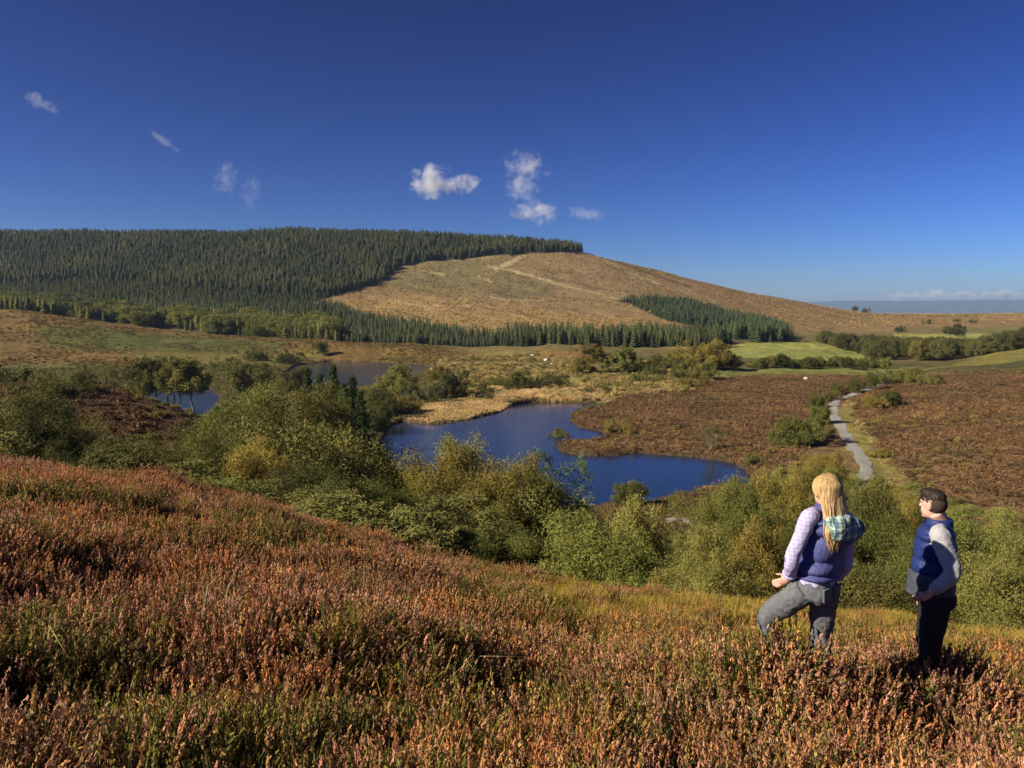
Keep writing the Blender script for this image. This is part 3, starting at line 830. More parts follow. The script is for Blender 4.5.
FLATS = [(440, 358), (520, 354), (640, 362), (720, 374), (700, 390), (610, 399), (490, 402), (440, 390), (430, 374)]
joined('reeds', [cover('spit', SPIT, 14, 3, .7, 145, 220, (-35, 5), .42, 2), cover('reeds', REEDS, 14, 3, .7, 160, 250, (-12, 30), 1.3, 2, hs=1.25)])
joined('rough_grass', [cover('valley', VALLEY, 4, 4, 1.4, 26, 300, (-190, 110), .72), cover('flats', FLATS, 8, 3, 2.0, 185, 345, (-35, 75), 1.2, thin=(9, 8, .42)),
                       cover('flats2', FLATS, 4, 4, 2.6, 185, 345, (-35, 75), 1.2), cover('verge', [(820, 400), (850, 396), (905, 500), (950, 530), (860, 510), (840, 440)], 8, 3, 1.6, 60, 180, (30, 90), .7, thin=(6, 3, .4))])
BRACK = [(-400, 300), (0, 306), (100, 320), (200, 333), (300, 337), (400, 340), (500, 357), (480, 368), (300, 362), (200, 366), (100, 370), (-400, 376)]
joined('bracken', [cover('bracken', BRACK, 11, 3, 2.3, 270, 425, (-330, -5), 1.0, thin=(20, 4, .44)), cover('bracken2', BRACK, 4, 4, 3.2, 270, 425, (-330, -5), 1.0, thin=(24, 9, .52))])

HILL = [(300, 300), (380, 268), (405, 262), (470, 254), (585, 242), (700, 284), (800, 300), (900, 311), (1100, 311), (1100, 322), (900, 326), (790, 332), (700, 336), (600, 338), (470, 338), (390, 326)]
def hill_cover():
    out = []
    for base, k, step, size, thin in ((0, 4, 5.2, 1.15, (40, 5, .48)), (8, 3, 5.4, 1.4, (50, 15, .42)), (4, 4, 7.5, 1.2, (45, 25, .5)), (0, 4, 16, 2.4, (30, 35, .52))):
        out.append(cover('hill', HILL, base, k, step, 560, 1320, (-330, 800), size, 12, thin))
    return joined('hill_brash', out)
hill_cover()

# ------------------------------------------------------------------ the gravel path
def gravel_material():
    return plain_material('path_gravel', (.23, .21, .18), (.31, .29, .25), 1.2, .95, 6, .3)
def build_path():
    n = 90
    pts = np.array([on_ground(*q, 30)[:2] for q in [(872, 500), (868, 486)] ] + PATH)
    s = np.concatenate([[0], np.cumsum(np.linalg.norm(np.diff(pts, axis=0), axis=1))])
    q = pchip(s, pts, np.linspace(0, s[-1], n))
    V, F = [], []
    for i in range(n):
        t = q[min(i + 1, n - 1)] - q[max(i - 1, 0)]; t /= np.linalg.norm(t); e = np.array([t[1], -t[0]])
        hw = .85 + .16 * math.sin(i * .9) + .1 * math.sin(i * 2.3)
        for k in range(7):
            f = (k - 3) / 3; p = q[i] + e * hw * f * (1 + .06 * math.sin(i * 3.1 + k))
            V.append((p[0], p[1], gz(p[0], p[1]) + .10 - .05 * abs(f) ** 3))
    F = [(i * 7 + k, i * 7 + k + 1, (i + 1) * 7 + k + 1, (i + 1) * 7 + k) for i in range(n - 1) for k in range(6)]
    o = obj('gravel_path', mesh_np('gravel_path', V, [F], gravel_material(), True)); tag(o, kind='structure')
    # the glimpse of gravel between the bushes by the lake
    c = np.array([on_ground(664, 522, 25)[:2], on_ground(676, 520, 25)[:2], on_ground(690, 523, 25)[:2]])
    V = []
    for i, p in enumerate(pchip([0, 1, 2], c, np.linspace(0, 2, 14))):
        for k in range(4):
            V.append((p[0], p[1] + (k - 1.5) * .8, gz(p[0], p[1] + (k - 1.5) * .8) + .09))
    F = [(i * 4 + k, i * 4 + k + 1, (i + 1) * 4 + k + 1, (i + 1) * 4 + k) for i in range(13) for k in range(3)]
    o = obj('lakeside_path', mesh_np('lakeside_path', V, [F], bpy.data.materials['path_gravel'], True)); tag(o, kind='structure')
build_path()

# ------------------------------------------------------------------ single shrubs and trees
PROTO = {}
WB = {'birch': .50, 'sparse': .50, 'tree': .80, 'spruce': .40, 'pine': .50}
def add_proto(key, crown, stem, leafmat, barkmat, crown_name='crown', stem_name='stems'):
    V = crown[0]
    zt = np.percentile(V[:, 2], 99.2); wx = (np.percentile(V[:, 0], 97.5) - np.percentile(V[:, 0], 2.5) + np.percentile(V[:, 1], 97.5) - np.percentile(V[:, 1], 2.5)) / 2
    if key not in WB: WB[key] = wx / zt
    if key not in ('spruce', 'pine'):                     # stand the crown over its own base
        c_ = np.array([(np.percentile(V[:, i], 97.5) + np.percentile(V[:, i], 2.5)) / 2 for i in (0, 1)] + [0])
        crown = (crown[0] - c_, crown[1]); stem = (stem[0] - c_ * np.clip(stem[0][:, 2:3] / zt, 0, 1), stem[1])
    k = np.array([WB[key] / wx, WB[key] / wx, 1 / zt])
    if key not in ('spruce', 'pine'): crown = (crown[0] * k, crown[1]); stem = (stem[0] * k, stem[1])
    a = mesh_np(key + '_' + crown_name, crown[0], crown[1], M[leafmat])
    b = mesh_np(key + '_' + stem_name, stem[0], stem[1], M[barkmat], True)
    PROTO.setdefault(key, []).append((a, b, crown_name, stem_name))
for k in range(3): add_proto('willow', *shrub_proto(20 + k, 42000, .0088), 'willow', 'bark')
for k in range(3): add_proto('willow_mid', *shrub_proto(30 + k, 60000, .0096, 1.0, .0, .62, .05, 76, 150, 1.5), 'willow', 'bark')
for k in range(3): add_proto('willow_wide', *shrub_proto(40 + k, 75000, .0105, 1.0, .0, .72, .05, 120, 180, 2.5), 'willow', 'bark')
for k in range(3): add_proto('round', *shrub_proto(60 + k, 15000, .020, .85, spread=.62, nb=64, shoots=50, lobes=.4), 'willow', 'bark')
for k in range(3): add_proto('round_mid', *shrub_proto(66 + k, 18000, .021, .85, .0, .70, .03, 90, 70, 1.5, .75), 'willow', 'bark')
for k in range(3): add_proto('round_wide', *shrub_proto(70 + k, 18000, .021, .85, .0, .74, .03, 110, 80, 2.5), 'willow', 'bark')
for k in range(3): add_proto('birch', *birch_proto(80 + k, 11000, .014, .55, .42, 1 + k % 2 * 2), 'willow', 'birch_bark', 'crown', 'trunk')
for k in range(2): add_proto('sparse', *birch_proto(90 + k, 2600, .016, .62, .15, 3), 'willow', 'birch_bark', 'crown', 'trunk')
for k in range(3): add_proto('tree', *birch_proto(95 + k, 5200, .026, .72, .16, 1), 'willow', 'bark', 'crown', 'trunk')
for k in range(5): add_proto('spruce', *conifer_proto(200 + k, 13 + k % 3, 11, .17 + .015 * (k % 3), .03, .03, .33), 'spruce', 'bark', 'crown', 'trunk')
for k in range(3): add_proto('pine', *pine_proto(210 + k), 'spruce', 'bark', 'crown', 'trunk')

def plant(kind, name, x, y, w, h, label, cat, group=None, tint=(1, 1, 1), single=False, sink=.1, v=None, rz=None):
    if kind == 'bushy': kind = 'willow'
    if kind == 'tree' and w > h * 1.0: kind = 'round'
    if kind in ('willow', 'round'): kind = min((kind, kind + '_mid', kind + '_wide'), key=lambda q: abs(math.log(WB[q] * h / w)))
    pr = PROTO[kind]; a, b, cn, sn = pr[random.randrange(len(pr)) if v is None else v % len(pr)]
    z = gz(x, y) - sink
    sx = w / WB[kind]
    rz = random.uniform(0, 6.28) if rz is None else rz
    if single:
        o = obj(name, a)
        o.location = (x, y, z); o.rotation_euler = (0, 0, rz); o.scale = (sx, sx, h)
        o.color = (*tint, 1)
        return tag(o, label, cat, group)
    r = empty(name, (x, y, z), rz)
    c = obj(cn, a, r); t = obj(sn, b, r)
    c.scale = t.scale = (sx, sx, h); c.color = (*tint, 1)
    return tag(r, label, cat, group)

def by_photo(kind, name, px, top, wpx, y, label, cat, group=None, tint=(1, 1, 1), single=False, hmin=.6, v=None):
    """a plant y metres out whose crown spans wpx around px and reaches up to row top"""
    if y < 0: y = on_ground(px, -y, 30)[1]
    x = (px - 512) / FPX * (y * CP + 4 * SP); z = gz(x, y)
    d = y * CP - (z + 2 - HC) * SP
    x = (px - 512) / FPX * d; z = gz(x, y)
    h = max(hmin, HC - float(slope_of_row(top)) * y - z + .1)
    if group in (G_BROW, G_LEFT) and y < 42 or px < 400 and group == G_LEFT: wpx *= 1.2
    return plant(kind, name, x, y, wpx / FPX * d, h, label, cat, group, tint, single, v=v)

T_OLIVE, T_PALE, T_GREEN, T_DARK, T_YEL, T_GREY, T_BROWN = (.84, .82, .75), (1.15, 1.12, 1.0), (.84, .90, .74), (.50, .54, .46), (1.35, 1.12, .85), (.85, .88, 1.2), (1.0, .80, .62)  # T_DARK serves dark foliage and also tints shade into the shaded bushes
T_BLUE = (.55, .85, 1.1)
G_BROW = 'willow shrubs below the brow of the heather hill'
G_LEFT = 'willow shrubs filling the dip on the left'
G_LAKE = 'shrubs round the lake'
G_PATH = 'shrubs beside the gravel path'
SHRUBS = [
 # kind, px, top row, width px, distance, tint, label, group
 # left dip
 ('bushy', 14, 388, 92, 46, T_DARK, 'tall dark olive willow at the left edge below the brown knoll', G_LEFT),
 ('bushy', 36, 418, 74, 34, T_DARK, 'dark shadowed willow by the left edge behind the heather brow', G_LEFT),  # its shadow is put into the leaf tint
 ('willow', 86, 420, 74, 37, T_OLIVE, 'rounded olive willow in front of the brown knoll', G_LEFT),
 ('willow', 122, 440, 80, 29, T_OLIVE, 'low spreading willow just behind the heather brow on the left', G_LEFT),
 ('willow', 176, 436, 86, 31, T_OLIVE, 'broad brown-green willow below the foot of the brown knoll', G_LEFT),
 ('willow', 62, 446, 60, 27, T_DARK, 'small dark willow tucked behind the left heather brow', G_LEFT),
 ('willow', 226, 446, 70, 30, T_DARK, 'dark willow in the shade right of the broad brown-green one', G_LEFT),  # dark tint paints in the shade it stands in
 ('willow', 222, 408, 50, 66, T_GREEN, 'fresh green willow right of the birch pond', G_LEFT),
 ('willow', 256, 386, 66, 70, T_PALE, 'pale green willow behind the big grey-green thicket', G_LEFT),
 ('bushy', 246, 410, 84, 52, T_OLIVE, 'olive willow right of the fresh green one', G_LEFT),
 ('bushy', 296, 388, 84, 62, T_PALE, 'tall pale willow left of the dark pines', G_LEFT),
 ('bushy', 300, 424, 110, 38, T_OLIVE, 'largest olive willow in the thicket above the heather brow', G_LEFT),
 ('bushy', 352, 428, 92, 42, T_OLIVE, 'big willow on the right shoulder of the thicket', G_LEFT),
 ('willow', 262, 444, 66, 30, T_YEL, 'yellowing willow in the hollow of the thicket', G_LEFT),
 ('willow', 300, 470, 84, 26, T_DARK, 'shaded willow at the front foot of the thicket', G_LEFT),  # shade at the thicket's foot carried by the dark leaf tint
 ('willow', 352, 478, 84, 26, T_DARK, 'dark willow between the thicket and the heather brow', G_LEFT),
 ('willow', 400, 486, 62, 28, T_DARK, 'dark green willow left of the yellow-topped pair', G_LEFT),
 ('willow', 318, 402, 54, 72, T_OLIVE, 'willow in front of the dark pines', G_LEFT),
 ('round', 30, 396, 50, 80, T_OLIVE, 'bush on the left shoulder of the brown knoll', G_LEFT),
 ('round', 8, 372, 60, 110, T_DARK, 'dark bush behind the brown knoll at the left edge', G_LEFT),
 # belt below the brow, left to right
 ('bushy', 428, 449, 74, 40, T_YEL, 'yellow-topped willow at the near corner of the lake', G_BROW),
 ('bushy', 474, 440, 72, 44, T_PALE, 'tall grey-green willow rising against the lake', G_BROW),
 ('bushy', 462, 470, 80, 36, T_YEL, 'yellow-olive willow below the tall grey-green one', G_BROW),
 ('willow', 502, 462, 80, 38, T_YEL, 'olive-yellow willow beside the lake narrows', G_BROW),
 ('willow', 424, 490, 66, 33, T_OLIVE, 'olive willow behind the reddest heather of the brow', G_BROW),
 ('sparse', 543, 450, 34, 58, T_BLUE, 'thin blue-green sapling in front of the lake', G_BROW),
 ('sparse', 576, 456, 30, 58, T_BLUE, 'dark slender sapling by the heather point', G_BROW),
 ('bushy', 548, 484, 92, 38, T_OLIVE, 'wide dark olive willow in the middle of the belt', G_BROW),
 ('willow', 490, 512, 76, 28, T_GREEN, 'low green willow at the brow left of the wide olive one', G_BROW),
 ('willow', 452, 526, 46, 24, T_GREEN, 'small low willow poking over the heather brow', G_BROW),
 ('willow', 600, 520, 92, 27, T_GREEN, 'rounded fresh green willow touching the heather brow', G_BROW),
 ('willow', 634, 506, 56, 36, T_PALE, 'pale willow behind the rounded fresh green one', G_BROW),
 ('round', 630, 482, 27, -508, T_PALE, 'lone small round tree on the near lake shore', G_LAKE),
 ('willow', 702, 540, 100, 24, T_PALE, 'wide pale willow on the brow left of the woman', G_BROW),
 ('bushy', 714, 482, 66, 46, T_PALE, 'tall bright willow at the right end of the lake', G_BROW),
 ('willow', 752, 486, 56, 44, T_GREEN, 'green willow between the lake end and the woman', G_BROW),
 ('willow', 782, 474, 64, 52, T_YEL, 'yellow-green willow behind the woman and left of her head', G_BROW),
 ('willow', 758, 528, 58, 30, T_BROWN, 'browned willow at the woman\'s left elbow', G_BROW),
 ('willow', 812, 500, 78, 38, T_GREEN, 'green willow right behind the woman', G_BROW),
 ('willow', 866, 478, 62, 50, T_PALE, 'pale willow at the near end of the gravel path', G_BROW),
 ('bushy', 868, 512, 88, 34, T_GREEN, 'large dark green willow between the two people', G_BROW),
 ('willow', 858, 560, 80, 20, T_OLIVE, 'olive willow low between the two people', G_BROW),
 ('willow', 906, 540, 76, 25, T_DARK, 'dark willow behind the man\'s legs', G_BROW),
 ('willow', 912, 496, 50, 54, T_YEL, 'yellowish willow left of the man\'s head', G_BROW),
 ('bushy', 982, 520, 76, 35, T_GREEN, 'bright green willow right of the man\'s shoulder', G_BROW),
 ('willow', 1022, 530, 70, 32, T_OLIVE, 'olive willow at the right edge under the brown moor', G_BROW),
 ('willow', 1000, 568, 84, 21, T_OLIVE, 'low olive willow at the right edge on the brow', G_BROW),
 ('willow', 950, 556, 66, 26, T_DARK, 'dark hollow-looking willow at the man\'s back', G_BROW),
 ('willow', 1078, 540, 90, 30, T_GREEN, 'willow just past the right edge', G_BROW),
 ('willow', -30, 410, 90, 36, T_OLIVE, 'willow just past the left edge', G_LEFT),
 # round the lake
 ('round', 398, 364, 44, -396, T_OLIVE, 'big round willow between upper pond and lake', G_LAKE),
 ('round', 427, 378, 42, -400, T_GREY, 'grey-green thorn bush right of the big round willow', G_LAKE),
 ('round', 451, 371, 28, -396, T_OLIVE, 'round green bush right of the grey thorn', G_LAKE),
 ('round', 438, 366, 24, -380, T_YEL, 'yellow-green bush on the far side of the upper pond neck', G_LAKE),
 ('round', 474, 383, 42, -397, T_DARK, 'low dark shrub behind the tawny spit', G_LAKE),
 ('round', 386, 390, 36, -416, T_DARK, 'dark bush on the bank left of the tawny spit', G_LAKE),
 ('round', 372, 404, 40, -430, T_DARK, 'dark bush overhanging the shaded lake inlet', G_LAKE),  # shade of the inlet painted into the leaves by the dark tint
 ('round', 404, 396, 26, -412, T_BROWN, 'rusty bush at the root of the tawny spit', G_LAKE),
 ('round', 350, 420, 44, 118, T_DARK, 'deeply shaded bush above the lake inlet', G_LAKE),  # its deep shade is put into the leaf colour by the dark tint
 ('round', 322, 342, 10, -356, T_DARK, 'small lone thorn on the upper pond bank', G_LAKE),
 ('round', 560, 428, 19, -442, T_OLIVE, 'small bush on the tip of the heather point', G_LAKE),
 ('round', 619, 420, 26, -434, T_YEL, 'yellow bush on the heather point', G_LAKE),
 ('sparse', 712, 424, 20, -450, T_OLIVE, 'thin upright sapling on the bank above the lake\'s far corner', G_LAKE),
 ('round', 756, 454, 20, -464, T_GREEN, 'low green bush on the moor right of the lake', G_LAKE),
 ('round', 535, 372, 60, -390, T_DARK, 'dark spreading gorse behind the yellow reeds', G_LAKE),
 ('round', 506, 376, 40, -388, T_DARK, 'left half of the gorse behind the reeds', G_LAKE),
 ('round', 694, 375, 28, -386, T_YEL, 'bright yellow-green mound at the moor\'s edge', G_LAKE),
 ('round', 646, 372, 30, -382, T_OLIVE, 'low olive scrub on the grass left of the yellow-green mound', G_LAKE),
 ('round', 590, 384, 30, -393, T_OLIVE, 'low scrub right of the reeds', G_LAKE),
 # left bank
 ('round', 96, 364, 40, -384, T_OLIVE, 'bush left of the birches on the pond', G_LAKE),
 ('round', 66, 372, 40, -392, T_DARK, 'dark bush at the grass behind the knoll', G_LAKE),
 ('round', 250, 364, 40, 185, T_OLIVE, 'willow right of the birches', G_LAKE),
 ('round', 290, 368, 30, -392, T_OLIVE, 'willow at the left end of the upper pond', G_LAKE),
 ('round', 258, 348, 26, -362, T_DARK, 'dark bush at the far left of the upper pond', G_LAKE),
 ('round', 290, 352, 30, -364, T_DARK, 'dark low scrub above the upper pond', G_LAKE),
 ('round', 232, 356, 36, -372, T_GREEN, 'green scrub under the bracken slope', G_LAKE),
 # by the path
 ('round', 797, 416, 38, -447, T_GREEN, 'large round bush left of the gravel path', G_PATH),
 ('round', 817, 420, 26, -438, T_OLIVE, 'bush between the large round one and the gravel', G_PATH),
 ('round', 820, 406, 20, -424, T_GREEN, 'bush on the left verge halfway up the gravel path', G_PATH),
 ('round', 816, 396, 20, -409, T_GREEN, 'bush where the gravel path bends', G_PATH),
 ('round', 826, 388, 24, -400, T_OLIVE, 'bush at the left end of the hedge above the bend', G_PATH),
 ('round', 846, 380, 28, -393.5, T_DARK, 'dark bush in the hedge above the path bend', G_PATH),
 ('round', 864, 375, 26, -388.5, T_DARK, 'second dark bush along the hedge above the path bend', G_PATH),
 ('round', 884, 370, 30, -384, T_OLIVE, 'bush in the hedge at the top of the path', G_PATH),
 ('round', 904, 367, 28, -384, T_OLIVE, 'tallest bush in the hedge at the top of the path', G_PATH),
 ('round', 926, 371, 30, -385, T_OLIVE, 'bush at the right end of the hedge above the path', G_PATH),
 ('round', 888, 390, 26, -405, T_OLIVE, 'low bush right of the path bend', G_PATH),
 ('round', 876, 396, 20, -408, T_BROWN, 'small browned bush inside the path bend', G_PATH),
 ('willow', 822, 452, 38, 92, T_YEL, 'yellow-green willow left of the near path', G_PATH),
 ('willow', 808, 466, 40, 82, T_YEL, 'pale willow above the woman\'s head', G_PATH),
 ('willow', 838, 468, 34, 80, T_GREEN, 'green willow between the woman\'s head and the path', G_PATH),
 ('round', 878, 448, 15, -458, T_YEL, 'small yellow tuft bush on the right verge of the path', G_PATH),
 # far side: trees beyond the moor
 ('tree', 594, 344, 26, -374, T_BROWN, 'round bronze tree beyond the lake', 'trees beyond the lake'),
 ('tree', 626, 347, 19, -375, T_GREEN, 'bright green pointed tree beyond the lake', 'trees beyond the lake'),
 ('tree', 611, 354, 18, -374, T_OLIVE, 'small tree between the bronze and the bright green one', 'trees beyond the lake'),
 ('tree', 578, 358, 20, -374, T_YEL, 'pale bushy tree left of the bronze one', 'trees beyond the lake'),
 ('round', 641, 361, 22, -374, T_DARK, 'dark bush right of the bright green tree', 'trees beyond the lake'),
 ('round', 655, 364, 24, -376, T_DARK, 'second dark bush right of the bright green tree', 'trees beyond the lake'),
 ('round', 681, 360, 22, -378, T_OLIVE, 'bush in front of the brown thicket', 'trees beyond the lake'),
 ('round', 698, 361, 28, -380, T_OLIVE, 'rounded bush at the foot of the brown thicket', 'trees beyond the lake'),
 ('tree', 682, 350, 34, -370, T_BROWN, 'left part of the brown thicket beyond the moor', 'trees beyond the lake'),
 ('tree', 702, 341, 40, -370, T_BROWN, 'highest tree of the brown thicket beyond the moor', 'trees beyond the lake'),
 ('tree', 724, 349, 34, -369, T_BROWN, 'right part of the brown thicket beyond the moor', 'trees beyond the lake'),
 ('tree', 660, 354, 20, -370, T_OLIVE, 'tree left of the brown thicket', 'trees beyond the lake'),
 ('tree', 900, 326, 11, -332, T_DARK, 'dark lone tree on the far tan slope', 'far lone trees'),
 ('tree', 948, 326, 12, -334, T_DARK, 'left of the dark pair on the far green field', 'far lone trees'),
 ('tree', 957, 324, 14, -336, T_DARK, 'taller of the dark pair on the far green field', 'far lone trees'),
 ('round', 957, 318, 8, -322, T_DARK, 'dark dot of a bush on the far right moor', 'far lone trees'),
 ('round', 973, 319, 7, -323, T_DARK, 'second dark dot of a bush on the far right moor', 'far lone trees'),
 ('round', 855, 306, 5, 1100, T_DARK, 'tiny tree standing on the skyline of the tan hill', 'far lone trees'),
 ('round', 866, 308, 6, 1110, T_DARK, 'second tiny tree on the skyline of the tan hill', 'far lone trees'),
 ('round', 928, 319, 9, -324, T_DARK, 'dark bush on the far slope left of the pair', 'far lone trees'),
]
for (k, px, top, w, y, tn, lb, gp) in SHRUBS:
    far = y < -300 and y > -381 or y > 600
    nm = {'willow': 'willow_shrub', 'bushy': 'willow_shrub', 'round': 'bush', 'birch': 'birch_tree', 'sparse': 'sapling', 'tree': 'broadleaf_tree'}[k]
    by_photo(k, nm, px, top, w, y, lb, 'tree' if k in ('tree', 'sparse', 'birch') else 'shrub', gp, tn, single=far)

# birches standing at the pond, their stems against the water
for (px, top, w, y, lb) in ((150, 360, 34, 160, 'leftmost birch at the pond, olive crown'), (164, 357, 34, 158, 'tallest birch at the pond, bare stems against the water'),
                            (180, 358, 34, 158, 'birch at the pond second from the right'), (192, 362, 30, 157, 'rightmost of the birches at the pond'), (134, 364, 34, 164, 'birch half behind the knoll beside the pond')):
    by_photo('birch', 'birch_tree', px, top, w, y, lb, 'tree', 'birches at the pond', T_OLIVE)
# dark pines by the inlet
for (px, top, w, y, lb) in ((309, 370, 22, 118, 'leftmost dark pine in front of the upper pond'), (322, 376, 22, 112, 'short dark pine second from the left'), (335, 367, 22, 112, 'tallest dark pine in front of the upper pond'),
                            (354, 378, 22, 108, 'dark pine at the right end of the pines'), (345, 384, 24, 104, 'dark pine in front of the tallest one'), (362, 392, 24, 104, 'low dark pine above the lake inlet'), (330, 390, 26, 100, 'dark pine at the front of the pines')):
    by_photo('pine', 'pine_tree', px, top - 2, w * 1.6, y, lb, 'tree', 'dark pines by the lake inlet', (.85, 1.25, .6))

# hedge below the green field, and the dark wood in the valley
HL = 'dark tree in the hedge along the foot of the green field'
for i, px in enumerate(np.linspace(752, 884, 19)):
    by_photo('round', 'hedge_tree', px + random.uniform(-2, 2), 359 + random.uniform(-3.5, 3) - (4 if 764 < px < 782 else 0), random.uniform(11, 18), -random.uniform(366.5, 369), HL, 'tree', 'hedge below the green field', T_DARK if i % 3 else T_OLIVE, True, 2.0)
WOOD = [(816, 341), (850, 337), (884, 337), (898, 344), (930, 349), (980, 349), (1016, 343), (1040, 338), (1060, 346), (1000, 352), (968, 364), (940, 368), (905, 366), (880, 362), (856, 352)]
gx, gy, z, px, py = sample_px(140, 420, 335, 760, 8.4)
m = inside(WOOD, px, py - 1)
WL = 'dark tree in the wood filling the valley on the right'
_w = [(a, b) for a, b in zip(gx[m], gy[m])]
_w.sort(key=lambda q: q[1])
for (a, b) in _w[:300]:
    plant('round', 'wood_tree', a, b, random.uniform(6, 9.5), random.uniform(5.5, 9), WL, 'tree', 'trees of the valley wood', random.choice(((.5, .52, .5), (.5, .52, .5), (.72, .66, .62), (.62, .62, .7))), True)

# ------------------------------------------------------------------ the plantations
def forest_pts(poly, x0, x1, y0, y1, step):
    gx, gy, z, px, py = sample_px(x0, x1, y0, y1, step, .48)
    m = inside(poly, px + (fbm(gx / 14, gy / 14, 91, 3) - .5) * 14, py + (fbm(gx / 12, gy / 12, 92, 3) - .5) * 7)
    return gx[m], gy[m], z[m], px[m], py[m]
bx, by, bz, bpx, bpy_ = forest_pts(BELT_F, -420, 190, 428, 690, 3.7)
LIGHT_B = [(96, 306), (150, 322), (180, 316), (240, 322), (330, 328), (352, 350), (260, 344), (150, 336), (110, 324), (0, 322), (0, 306)]
LOW_B = [(330, 322), (430, 340), (505, 346), (505, 362), (440, 356), (340, 346)]
TALL_B = [(505, 322), (740, 322), (740, 352), (640, 352), (560, 356), (528, 352), (505, 342)]
lt = inside(LIGHT_B, bpx + rng.normal(size=bpx.size) * 9, bpy_ + rng.normal(size=bpx.size) * 4) & (fbm(bx / 14, by / 14, 88, 2) > .30)
lo = inside(LOW_B, bpx, bpy_)
ta = inside(TALL_B, bpx, bpy_)
front = np.argsort(by)
ind = set()
vis = [i for i in front if 0 < bpx[i] < 760]
ind = set(vis[:300])
SPL = {0: 'dark spruce along the near edge of the belt below the hill', 1: 'light green larch along the near edge of the belt on the left', 2: 'young bluish spruce in the low planting below the tan hill'}
FOREST = hidden_collection('forest', [PROTO['spruce'][k][0] for k in range(5)])
stuffP, stuffS = [], []
for i in range(len(bx)):
    h = 9.2 * random.uniform(.6, 1.25) if ta[i] else (5.0 * random.uniform(.6, 1.3) if lo[i] else (7.5 * random.uniform(.55, 1.3) if lt[i] else 6.5 * random.uniform(.6, 1.35)))
    if i in ind:
        t = 1 if lt[i] else (2 if lo[i] else 0)
        tn = ((1.2, 1.2, 1.15), (2.9, 2.5, 1.4), (1.35, 1.35, 1.5))[t]
        plant('spruce', 'larch_tree' if t == 1 else 'spruce_tree', bx[i], by[i], h * (.44, .58, .52)[t] * random.uniform(.85, 1.2), h, SPL[t], 'tree', ('spruces along the belt edge', 'larches along the belt edge', 'young spruces of the belt')[t], tn, True)
    else:
        stuffP.append((bx[i], by[i], bz[i] - .2, 1 if lt[i] else 0)); stuffS.append((h * (1.5 if lt[i] else 1.05), h * (1.5 if lt[i] else 1.05), h))
def forest(name, P, S, tint):
    P = np.array(P); n = len(P)
    o = scatter(name, P, np.stack([rng.normal(size=n) * .02, rng.normal(size=n) * .02, rng.uniform(0, 6.28, n)], 1), np.array(S), rng.integers(0, 5, n), FOREST)
    return tag(o, kind='stuff')
def forest_coll(name, tint):
    m = M['spruce'].copy() if False else leaf_material(name + '_needles', tuple(np.array((.036, .046, .017)) * tint), tuple(np.array((.062, .070, .024)) * tint), .06, False, .012)
    ms = []
    for k in range(5):
        a = (PROTO['round'][k][0] if name == 'larch' and k < 2 else PROTO['spruce'][k][0]).copy(); a.materials.clear(); a.materials.append(m); ms.append(a)
    return hidden_collection(name, ms)
_P = np.array(stuffP); _S = np.array(stuffS)
FOREST = forest_coll('larch', (3.0, 2.6, 1.4)); forest('larch_belt', _P[_P[:, 3] == 1, :3], _S[_P[:, 3] == 1], 1)
FOREST = forest_coll('spruce_belt', (1.35, 1.35, 1.3)); forest('spruce_belt', _P[_P[:, 3] == 0, :3], _S[_P[:, 3] == 0], 1)
rx, ry, rz_, rpx, rpy = forest_pts(RIDGE_F, -780, 110, 570, 1130, 4.3)
hole = inside([(-60, 243), (0, 243), (30, 244), (42, 247), (0, 250), (-60, 250)], rpx, rpy)
rx, ry, rz_, rpx, rpy = [v[~hole] for v in (rx, ry, rz_, rpx, rpy)]
hh = (13.5 + 4.5 * fbm(rx / 70, ry / 70, 71, 3)) * rng.uniform(.62, 1.18, len(rx)) * .72 * (.55 + .45 * sstep(590, 820, ry + 120 * (fbm(rx / 60, ry / 60, 72, 2) - .5)))
# an older stand stands above a young planting along this line
_ln = np.interp(rpx + (fbm(rx / 22, ry / 22, 73, 2) - .5) * 30, [-400, 0, 90, 150, 240, 310, 345, 392], [284, 285, 280, 284, 292, 299, 293, 281])
_yg = (rpy > _ln) & (rpx < 392)
hh = np.where(_yg, rng.uniform(3.2, 6.5, len(rx)), hh)
FOREST = forest_coll('ridge_forest', (1.35, 1.25, 1.1))
forest('ridge_forest', np.stack([rx, ry, rz_ - .3], 1), np.stack([hh * 1.5, hh * 1.5, hh], 1), 1)
kx, ky, kz, kpx, kpy = forest_pts(BLOCK_F, 60, 340, 500, 1000, 3.6)
hh = rng.uniform(3.2, 6.5, len(kx)) * (1 + .9 * sstep(314, 330, kpy))
FOREST = forest_coll('plantation', (1.2, 1.35, 1.5))
forest('plantation', np.stack([kx, ky, kz - .3], 1), np.stack([hh * 1.45, hh * 1.45, hh], 1), 1)
print('trees', len(bx), len(ind), len(rx), len(kx), len(_w))
